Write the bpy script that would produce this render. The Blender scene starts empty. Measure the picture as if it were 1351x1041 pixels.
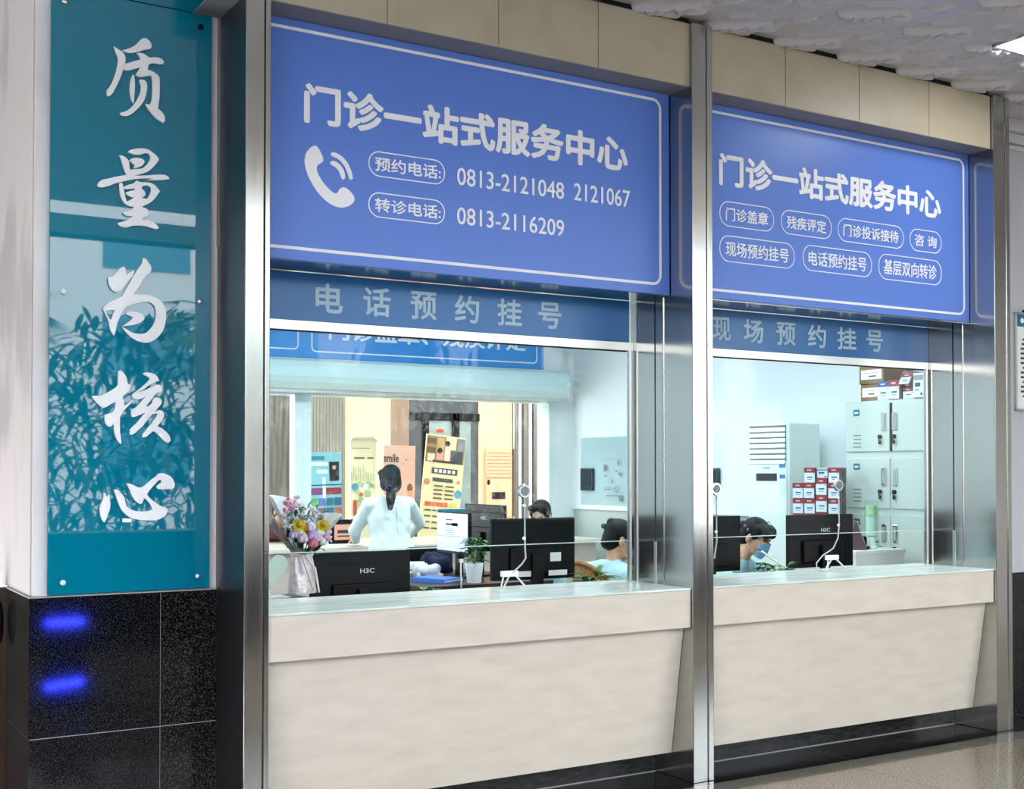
import bpy, bmesh, math, random
from mathutils import Vector, Matrix, Euler
random.seed(7)
sc = bpy.context.scene
col = sc.collection
R = math.radians

# ------------------------------------------------------------------ camera
cd = bpy.data.cameras.new('camera')
cam = bpy.data.objects.new('camera', cd); col.objects.link(cam)
cam.location = (0, 0, 1.6)
cam.rotation_euler = (R(90 + 1.04), 0, R(-31.35))
cd.sensor_width = 36.0
cd.lens = 36.0 * 1633 / 1351
cd.shift_y = (592.4 - 520.5) / 1351
cd.clip_start = 0.05; cd.clip_end = 300
sc.camera = cam

# ------------------------------------------------------------------ view
sc.view_settings.view_transform = 'Standard'
sc.view_settings.look = 'None'
sc.view_settings.exposure = 1.78
sc.view_settings.gamma = 1.0
sc.view_settings.use_curve_mapping = False
sc.cycles.use_denoising = True
sc.cycles.max_bounces = 10
sc.cycles.transparent_max_bounces = 16
sc.cycles.sample_clamp_indirect = 8
sc.cycles.caustics_reflective = False
sc.cycles.caustics_refractive = False

# ------------------------------------------------------------------ light
wd = bpy.data.worlds.new('world'); sc.world = wd; wd.use_nodes = True
bg = wd.node_tree.nodes['Background']
bg.inputs['Color'].default_value = (0.94, 0.97, 1.0, 1)
bg.inputs['Strength'].default_value = 2.9

def lamp(kind, name, loc, rot, energy, color=(1, 1, 1), size=(1, 1), angle=None):
    l = bpy.data.lights.new(name, kind); l.energy = energy; l.color = color
    if kind == 'AREA':
        l.shape = 'RECTANGLE'; l.size, l.size_y = size
    if angle is not None: l.angle = angle
    o = bpy.data.objects.new(name, l); col.objects.link(o)
    o.location = loc; o.rotation_euler = rot
    return o
# sun over the roof lights the forecourt outside the arcade
lamp('SUN', 'sun', (0, 0, 20), (R(-42), R(12), 0), 4.0, (1.0, 0.95, 0.86), angle=R(1.5))
# fluorescent ceiling fittings of the office
for (x, y) in ((3.0, 6.3), (5.6, 6.3), (3.0, 8.9), (5.4, 8.9)):
    lamp('AREA', 'office_fluorescent', (x, y, 3.22), (0, 0, 0), 14.5, (0.80, 0.95, 1.0), (1.3, 0.5))
# added warm fill light for the hall on the far side, without fittings
for (x, y) in ((5.0, 12.4), (7.6, 12.4)):
    lamp('AREA', 'hall_fill', (x, y, 3.4), (0, 0, 0), 23, (1.0, 0.93, 0.80), (1.2, 1.2))

# ------------------------------------------------------------------ helpers
def lin(h):
    if isinstance(h, str):
        h = h.lstrip('#'); v = [int(h[i:i + 2], 16) / 255 for i in (0, 2, 4)]
        return tuple(c / 12.92 if c <= 0.04045 else ((c + 0.055) / 1.055) ** 2.4 for c in v)
    return tuple(h)

MATS = {}
def mat(name, c, rough=0.5, metal=0.0, ior=1.45, c2=None, scale=8.0, stretch=(1, 1, 1), lo=0.35, hi=0.65, detail=4.0,
        bump=0.0, bscale=None, emit=0.0, coat=0.0, rough2=None, alpha=1.0, sss=0.0):
    if name in MATS: return MATS[name]
    m = bpy.data.materials.new(name); m.use_nodes = True; MATS[name] = m
    nt = m.node_tree; b = nt.nodes['Principled BSDF']
    c = lin(c)
    b.inputs['Base Color'].default_value = (*c, 1)
    b.inputs['Roughness'].default_value = rough
    b.inputs['Metallic'].default_value = metal
    b.inputs['IOR'].default_value = ior
    b.inputs['Coat Weight'].default_value = coat
    b.inputs['Alpha'].default_value = alpha
    if emit:
        b.inputs['Emission Color'].default_value = (*c, 1); b.inputs['Emission Strength'].default_value = emit
    if c2 is not None or bump or rough2 is not None:
        tc = nt.nodes.new('ShaderNodeTexCoord'); mp = nt.nodes.new('ShaderNodeMapping')
        mp.inputs['Scale'].default_value = stretch
        nt.links.new(tc.outputs['Object'], mp.inputs['Vector'])
        nz = nt.nodes.new('ShaderNodeTexNoise'); nz.inputs['Scale'].default_value = scale; nz.inputs['Detail'].default_value = detail
        nt.links.new(mp.outputs['Vector'], nz.inputs['Vector'])
        if c2 is not None:
            cr = nt.nodes.new('ShaderNodeValToRGB')
            cr.color_ramp.elements[0].position = lo; cr.color_ramp.elements[1].position = hi
            cr.color_ramp.elements[0].color = (*c, 1); cr.color_ramp.elements[1].color = (*lin(c2), 1)
            nt.links.new(nz.outputs['Fac'], cr.inputs['Fac']); nt.links.new(cr.outputs['Color'], b.inputs['Base Color'])
        if rough2 is not None:
            mr = nt.nodes.new('ShaderNodeMapRange'); mr.inputs['From Min'].default_value = 0.3; mr.inputs['From Max'].default_value = 0.7
            mr.inputs['To Min'].default_value = rough; mr.inputs['To Max'].default_value = rough2
            nt.links.new(nz.outputs['Fac'], mr.inputs['Value']); nt.links.new(mr.outputs['Result'], b.inputs['Roughness'])
        if bump:
            n2 = nz
            if bscale:
                n2 = nt.nodes.new('ShaderNodeTexNoise'); n2.inputs['Scale'].default_value = bscale; n2.inputs['Detail'].default_value = 3
                nt.links.new(mp.outputs['Vector'], n2.inputs['Vector'])
            bp = nt.nodes.new('ShaderNodeBump'); bp.inputs['Strength'].default_value = bump; bp.inputs['Distance'].default_value = 0.01
            nt.links.new(n2.outputs['Fac'], bp.inputs['Height']); nt.links.new(bp.outputs['Normal'], b.inputs['Normal'])
    return m

def glass_mat(name, tint=(0.95, 0.985, 0.99), rough=0.0):
    m = bpy.data.materials.new(name); m.use_nodes = True; nt = m.node_tree
    for n in list(nt.nodes): nt.nodes.remove(n)
    out = nt.nodes.new('ShaderNodeOutputMaterial'); mix = nt.nodes.new('ShaderNodeMixShader')
    tr = nt.nodes.new('ShaderNodeBsdfTransparent'); tr.inputs['Color'].default_value = (*tint, 1)
    gl = nt.nodes.new('ShaderNodeBsdfGlossy'); gl.inputs['Roughness'].default_value = rough
    ge = nt.nodes.new('ShaderNodeNewGeometry'); dt = nt.nodes.new('ShaderNodeVectorMath'); dt.operation = 'DOT_PRODUCT'
    nt.links.new(ge.outputs['Normal'], dt.inputs[0]); nt.links.new(ge.outputs['Incoming'], dt.inputs[1])
    def mth(op, a, b=None):
        n = nt.nodes.new('ShaderNodeMath'); n.operation = op
        for i, v in enumerate((a, b)):
            if v is None: continue
            if isinstance(v, (int, float)): n.inputs[i].default_value = v
            else: nt.links.new(v, n.inputs[i])
        return n.outputs[0]
    k = mth('POWER', mth('SUBTRACT', 1.0, mth('ABSOLUTE', dt.outputs['Value'])), 5.0)     # Schlick reflectance of a pane
    fac = mth('ADD', mth('MULTIPLY', k, 0.6), 0.012)
    nt.links.new(fac, mix.inputs['Fac']); nt.links.new(tr.outputs['BSDF'], mix.inputs[1])
    nt.links.new(gl.outputs['BSDF'], mix.inputs[2]); nt.links.new(mix.outputs['Shader'], out.inputs['Surface'])
    return m

WM = {}
class Pl:
    """a drawing plane: origin, right, up; the normal points at whoever reads it"""
    def __init__(s, o, u, v):
        s.o = Vector(o); s.u = Vector(u).normalized(); s.v = Vector(v).normalized(); s.n = s.u.cross(s.v)
    def at(s, a, b, d=0.0): return s.o + s.u * a + s.v * b + s.n * d

class MB:
    def __init__(s):
        s.v = []; s.f = []; s.mi = []; s.m = 0; s.smooth = []; s.sm = False; s.T = None
    def add(s, vs, fs, smooth=None):
        o = len(s.v)
        for p in vs:
            p = Vector(p)
            s.v.append(s.T @ p if s.T is not None else p)
        for f in fs:
            s.f.append([i + o for i in f]); s.mi.append(s.m); s.smooth.append(s.sm if smooth is None else smooth)
        return s
    def addbm(s, bm, smooth=None):
        bm.verts.index_update()
        s.add([v.co.copy() for v in bm.verts], [[v.index for v in f.verts] for f in bm.faces], smooth); bm.free(); return s
    def box(s, x0, x1, y0, y1, z0, z1, bev=0.0, seg=2, M=None):
        bm = bmesh.new(); bmesh.ops.create_cube(bm, size=1)
        for v in bm.verts:
            v.co = Vector(((x0 + x1) / 2 + v.co.x * abs(x1 - x0), (y0 + y1) / 2 + v.co.y * abs(y1 - y0), (z0 + z1) / 2 + v.co.z * abs(z1 - z0)))
        if bev: bmesh.ops.bevel(bm, geom=bm.edges[:], offset=bev, segments=seg, profile=0.5, affect='EDGES')
        if M is not None: bm.transform(M)
        return s.addbm(bm)
    def tube(s, pts, r, seg=10, closed_ends=True):
        pts = [Vector(p) for p in pts]; n = len(pts)
        rs = r if isinstance(r, (list, tuple)) else [r] * n
        vs = []; fs = []
        up = Vector((0, 0, 1))
        d0 = (pts[1] - pts[0]).normalized()
        if abs(d0.dot(up)) > 0.95: up = Vector((1, 0, 0))
        a = d0.cross(up).normalized()
        for i, p in enumerate(pts):
            d = (pts[min(i + 1, n - 1)] - pts[max(i - 1, 0)]).normalized()
            a = (a - d * a.dot(d)).normalized(); b = d.cross(a)
            for k in range(seg):
                t = 2 * math.pi * k / seg
                vs.append(p + (a * math.cos(t) + b * math.sin(t)) * rs[i])
        for i in range(n - 1):
            for k in range(seg):
                k2 = (k + 1) % seg
                fs.append([i * seg + k, i * seg + k2, (i + 1) * seg + k2, (i + 1) * seg + k])
        s.add(vs, fs, True)
        if closed_ends:
            s.add(vs[:seg], [list(range(seg))[::-1]], False); s.add(vs[-seg:], [list(range(seg))], False)
        return s
    def ell(s, c, r, rot=None, seg=16, rings=10):
        c = Vector(c); r = (r, r, r) if isinstance(r, (int, float)) else r
        vs = [Vector((0, 0, 1))]; 
        for i in range(1, rings):
            t = math.pi * i / rings
            for k in range(seg):
                p = 2 * math.pi * k / seg
                vs.append(Vector((math.sin(t) * math.cos(p), math.sin(t) * math.sin(p), math.cos(t))))
        vs.append(Vector((0, 0, -1))); L = len(vs) - 1
        fs = [[0, 1 + k, 1 + (k + 1) % seg] for k in range(seg)]
        for i in range(rings - 2):
            for k in range(seg):
                a = 1 + i * seg; fs.append([a + k, a + seg + k, a + seg + (k + 1) % seg, a + (k + 1) % seg])
        a = 1 + (rings - 2) * seg
        fs += [[a + k, L, a + (k + 1) % seg] for k in range(seg)]
        out = []
        for v in vs:
            p = Vector((v.x * r[0], v.y * r[1], v.z * r[2]))
            if rot is not None: p = rot @ p
            out.append(c + p)
        return s.add(out, fs, True)
    def cyl(s, p0, p1, r0, r1=None, seg=20):
        return s.tube([p0, p1], [r0, r1 if r1 is not None else r0], seg)
    def lathe(s, prof, c=(0, 0, 0), seg=24):
        vs = []; fs = []; n = len(prof); c = Vector(c)
        for (r, z) in prof:
            for k in range(seg):
                t = 2 * math.pi * k / seg; vs.append(c + Vector((r * math.cos(t), r * math.sin(t), z)))
        for i in range(n - 1):
            for k in range(seg):
                k2 = (k + 1) % seg; fs.append([i * seg + k, i * seg + k2, (i + 1) * seg + k2, (i + 1) * seg + k])
        s.add(vs, fs, True)
        s.add(vs[:seg], [list(range(seg))[::-1]], False); s.add(vs[-seg:], [list(range(seg))], False)
        return s
    def quad(s, a, b, c, d): return s.add([a, b, c, d], [[0, 1, 2, 3]], False)
    # --- flat marks with a real (thin) thickness on a plane
    def prect(s, pl, a0, a1, b0, b1, d=0.0, t=0.001):
        return s.ppoly(pl, [(a0, b0), (a1, b0), (a1, b1), (a0, b1)], d, t)
    def ppoly(s, pl, pts, d=0.0, t=0.001):
        n = len(pts)
        vs = [pl.at(a, b, d + t) for a, b in pts] + [pl.at(a, b, d) for a, b in pts]
        fs = [list(range(n))]
        for i in range(n):
            j = (i + 1) % n; fs.append([i, i + n, j + n, j])
        return s.add(vs, fs, False)
    def pdisc(s, pl, a, b, r, d=0.0, t=0.001, seg=20, ry=None):
        return s.ppoly(pl, [(a + r * math.cos(2 * math.pi * k / seg), b + (ry or r) * math.sin(2 * math.pi * k / seg)) for k in range(seg)], d, t)
    def pring(s, pl, a0, a1, b0, b1, rad, w, d=0.0, t=0.001, seg=8):
        def loop(i):
            r = max(rad - i, 0.0005); out = []
            for (cx, cy, s0) in ((a1 - i - r, b1 - i - r, 0), (a0 + i + r, b1 - i - r, 90), (a0 + i + r, b0 + i + r, 180), (a1 - i - r, b0 + i + r, 270)):
                for k in range(seg + 1):
                    th = R(s0 + 90 * k / seg); out.append((cx + r * math.cos(th), cy + r * math.sin(th)))
            return out
        A = loop(0); B = loop(w); n = len(A)
        vs = [pl.at(*p, d + t) for p in A] + [pl.at(*p, d + t) for p in B] + [pl.at(*p, d) for p in A] + [pl.at(*p, d) for p in B]
        fs = []
        for i in range(n):
            j = (i + 1) % n
            fs += [[i, j, n + j, n + i], [i, 2 * n + i, 2 * n + j, j], [n + i, n + j, 3 * n + j, 3 * n + i]]
        return s.add(vs, fs, False)
    def ptext(s, pl, body, a0, a1, b0, b1, d=0.0, t=0.001, bold=0.0, keep=False):
        vs, fs = text_shape(body, bold)
        xs = [v[0] for v in vs]; ys = [v[1] for v in vs]
        x0, x1, y0, y1 = min(xs), max(xs), min(ys), max(ys)
        sx = (a1 - a0) / (x1 - x0); sy = (b1 - b0) / (y1 - y0)
        if keep: sx = sy
        z1 = max(v[2] for v in vs)
        return s.add([pl.at(a0 + (v[0] - x0) * sx, b0 + (v[1] - y0) * sy, d + (t if v[2] > z1 - 1e-6 else 0)) for v in vs], fs, False)
    def pspline(s, pl, polys, d=0.0, t=0.004, smooth=True):
        vs, fs = spline_shape(polys, smooth)
        z1 = max(v[2] for v in vs)
        return s.add([pl.at(v[0], v[1], d + (t if v[2] > z1 - 1e-6 else 0)) for v in vs], fs, False)
    def bar(s, pl, a, b, w, h, d=0.0, n=1, gap=0.0):
        for i in range(n): s.prect(pl, a, a + w, b - i * gap - h, b - i * gap, d, 0.0006)
        return s
    def pborder(s, pl, a0, a1, b0, b1, rad, w, d=0.0, t=0.001, seg=8):
        """a line frame whose left end runs on behind the column"""
        def loop(i):
            r = rad - i; out = [(a0, b0 + i)]
            for (cx, cy, s0) in ((a1 - i - r, b0 + i + r, -90), (a1 - i - r, b1 - i - r, 0)):
                for k in range(seg + 1):
                    th = R(s0 + 90 * k / seg); out.append((cx + r * math.cos(th), cy + r * math.sin(th)))
            return out + [(a0, b1 - i)]
        A = loop(0); B = loop(w); n = len(A)
        vs = [pl.at(*p, d + t) for p in A] + [pl.at(*p, d + t) for p in B] + [pl.at(*p, d) for p in A] + [pl.at(*p, d) for p in B]
        fs = []
        for i in range(n - 1):
            fs += [[i, i + 1, n + i + 1, n + i], [i, 2 * n + i, 2 * n + i + 1, i + 1], [n + i, n + i + 1, 3 * n + i + 1, 3 * n + i]]
        return s.add(vs, fs, False)
    def build(s, name, mats, parent=None, world=True, origin=None):
        me = bpy.data.meshes.new(name)
        T = None
        if parent is not None and world: T = WM[parent.name].inverted()
        elif origin is not None: T = Matrix.Translation(-Vector(origin))
        vs = [(T @ v) if T is not None else v for v in s.v]
        me.from_pydata([tuple(v) for v in vs], [], s.f); me.update()
        if not isinstance(mats, (list, tuple)): mats = [mats]
        for m in mats: me.materials.append(m)
        for p, i, sm in zip(me.polygons, s.mi, s.smooth):
            p.material_index = i; p.use_smooth = sm
        o = bpy.data.objects.new(name, me); col.objects.link(o)
        if parent is not None:
            o.parent = parent; WM[o.name] = WM[parent.name]
        else:
            if origin is not None: o.location = origin
            WM[o.name] = Matrix.Translation(Vector(origin or (0, 0, 0)))
        return o

_tcache = {}
def _eval(cu):
    o = bpy.data.objects.new('tmp', cu); col.objects.link(o)
    dg = bpy.context.evaluated_depsgraph_get(); dg.update()
    me = bpy.data.meshes.new_from_object(o.evaluated_get(dg))
    r = ([tuple(v.co) for v in me.vertices], [list(p.vertices) for p in me.polygons])
    bpy.data.objects.remove(o); bpy.data.meshes.remove(me)
    return r
def text_shape(body, bold=0.0):
    k = (body, bold)
    if k not in _tcache:
        cu = bpy.data.curves.new('tmp', 'FONT'); cu.body = body; cu.size = 1.0; cu.offset = bold; cu.extrude = 0.05; cu.resolution_u = 3
        _tcache[k] = _eval(cu); bpy.data.curves.remove(cu)
    return _tcache[k]
def characters(pl, body, a0, a1, b0, b1, d, t, fat, name, m, parent):
    """one mesh per written character, the whole line fitted to the given rectangle; fat thickens the strokes"""
    vs, fs = text_shape(body)
    n = len(vs); root = list(range(n))
    def find(i):
        while root[i] != i: root[i] = root[root[i]]; i = root[i]
        return i
    for f in fs:
        for k in f[1:]: root[find(k)] = find(f[0])
    isl = {}
    for i in range(n): isl.setdefault(find(i), []).append(i)
    adv = 0.0
    if any(ord(c) > 0x2000 for c in body):
        w1, w2 = text_shape('门'), text_shape('门门')
        adv = max(v[0] for v in w2[0]) - max(v[0] for v in w1[0])
    cells = []
    for k, ids in isl.items():
        x0 = min(vs[i][0] for i in ids); x1 = max(vs[i][0] for i in ids)
        cells.append([x0, x1, set([k]), int(((x0 + x1) / 2) / adv) if adv else None])
    cells.sort(key=lambda c: c[0]); out = []
    for c in cells:
        q = next((o for o in out if (adv and o[3] == c[3]) or (not adv and c[0] < o[1] - .01)), None)
        if q: q[0] = min(q[0], c[0]); q[1] = max(q[1], c[1]); q[2] |= c[2]
        else: out.append(c)
    xs = [v[0] for v in vs]; ys = [v[1] for v in vs]; X0, X1, Y0, Y1 = min(xs), max(xs), min(ys), max(ys)
    f2 = fat; sx = (a1 - a0 - 2 * f2) / (X1 - X0); sy = (b1 - b0 - 2 * f2) / (Y1 - Y0); zt = max(v[2] for v in vs)
    for c in out:
        ids = [i for k in c[2] for i in isl[k]]; mp = {i: j for j, i in enumerate(ids)}; ss = set(ids)
        ff = [[mp[i] for i in f] for f in fs if f[0] in ss]
        b = MB()
        offs = [(0, 0)] if not fat else [(fat * math.cos(R(a)), fat * math.sin(R(a))) for a in range(0, 360, 45)]
        for e, (ox, oy) in enumerate(offs):
            b.add([pl.at(a0 + f2 + (vs[i][0] - X0) * sx + ox, b0 + f2 + (vs[i][1] - Y0) * sy + oy, d + (t + e * .00004 if vs[i][2] > zt - 1e-6 else 0)) for i in ids], ff, False)
        b.build(name, m, parent)
def spline_shape(polys, smooth=True):
    cu = bpy.data.curves.new('tmp', 'CURVE'); cu.dimensions = '2D'; cu.fill_mode = 'BOTH'; cu.extrude = 0.002; cu.resolution_u = 3
    for p in polys:
        pts = [(p[i], p[i + 1]) for i in range(0, len(p), 2)]
        if smooth:      # one round of corner cutting that keeps sharp tips
            q = []; n = len(pts)
            for i in range(n):
                a, b, c = Vector(pts[i - 1]), Vector(pts[i]), Vector(pts[(i + 1) % n])
                u, w = (b - a), (c - b)
                if u.length > 0 and w.length > 0 and u.angle(w) < 1.0:
                    q += [b + (a - b) * 0.25, b + (c - b) * 0.25]
                else: q.append(b)
            pts = [tuple(v) for v in q]
        sp = cu.splines.new('POLY'); sp.points.add(len(pts) - 1); sp.use_cyclic_u = True
        for i, (x, y) in enumerate(pts): sp.points[i].co = (x, y, 0, 1)
    r = _eval(cu); bpy.data.curves.remove(cu)
    return r

def thing(name, label, cat, loc=(0, 0, 0), rz=0.0, group=None):
    o = bpy.data.objects.new(name, None); col.objects.link(o)
    o.empty_display_size = 0.05; o.location = loc; o.rotation_euler = (0, 0, rz)
    WM[o.name] = Matrix.Translation(Vector(loc)) @ Matrix.Rotation(rz, 4, 'Z')
    return tag(o, label, cat, group)
def tag(o, label, cat, group=None):
    o['label'] = label; o['category'] = cat
    if group: o['group'] = group
    return o
def struct(o): o['kind'] = 'structure'; return o
def copy_tree(o, label, parent=None):
    c = o.copy(); col.objects.link(c)
    if parent is None: c['label'] = label
    else: c.parent = parent
    for ch in list(o.children): copy_tree(ch, None, c)
    return c

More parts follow.
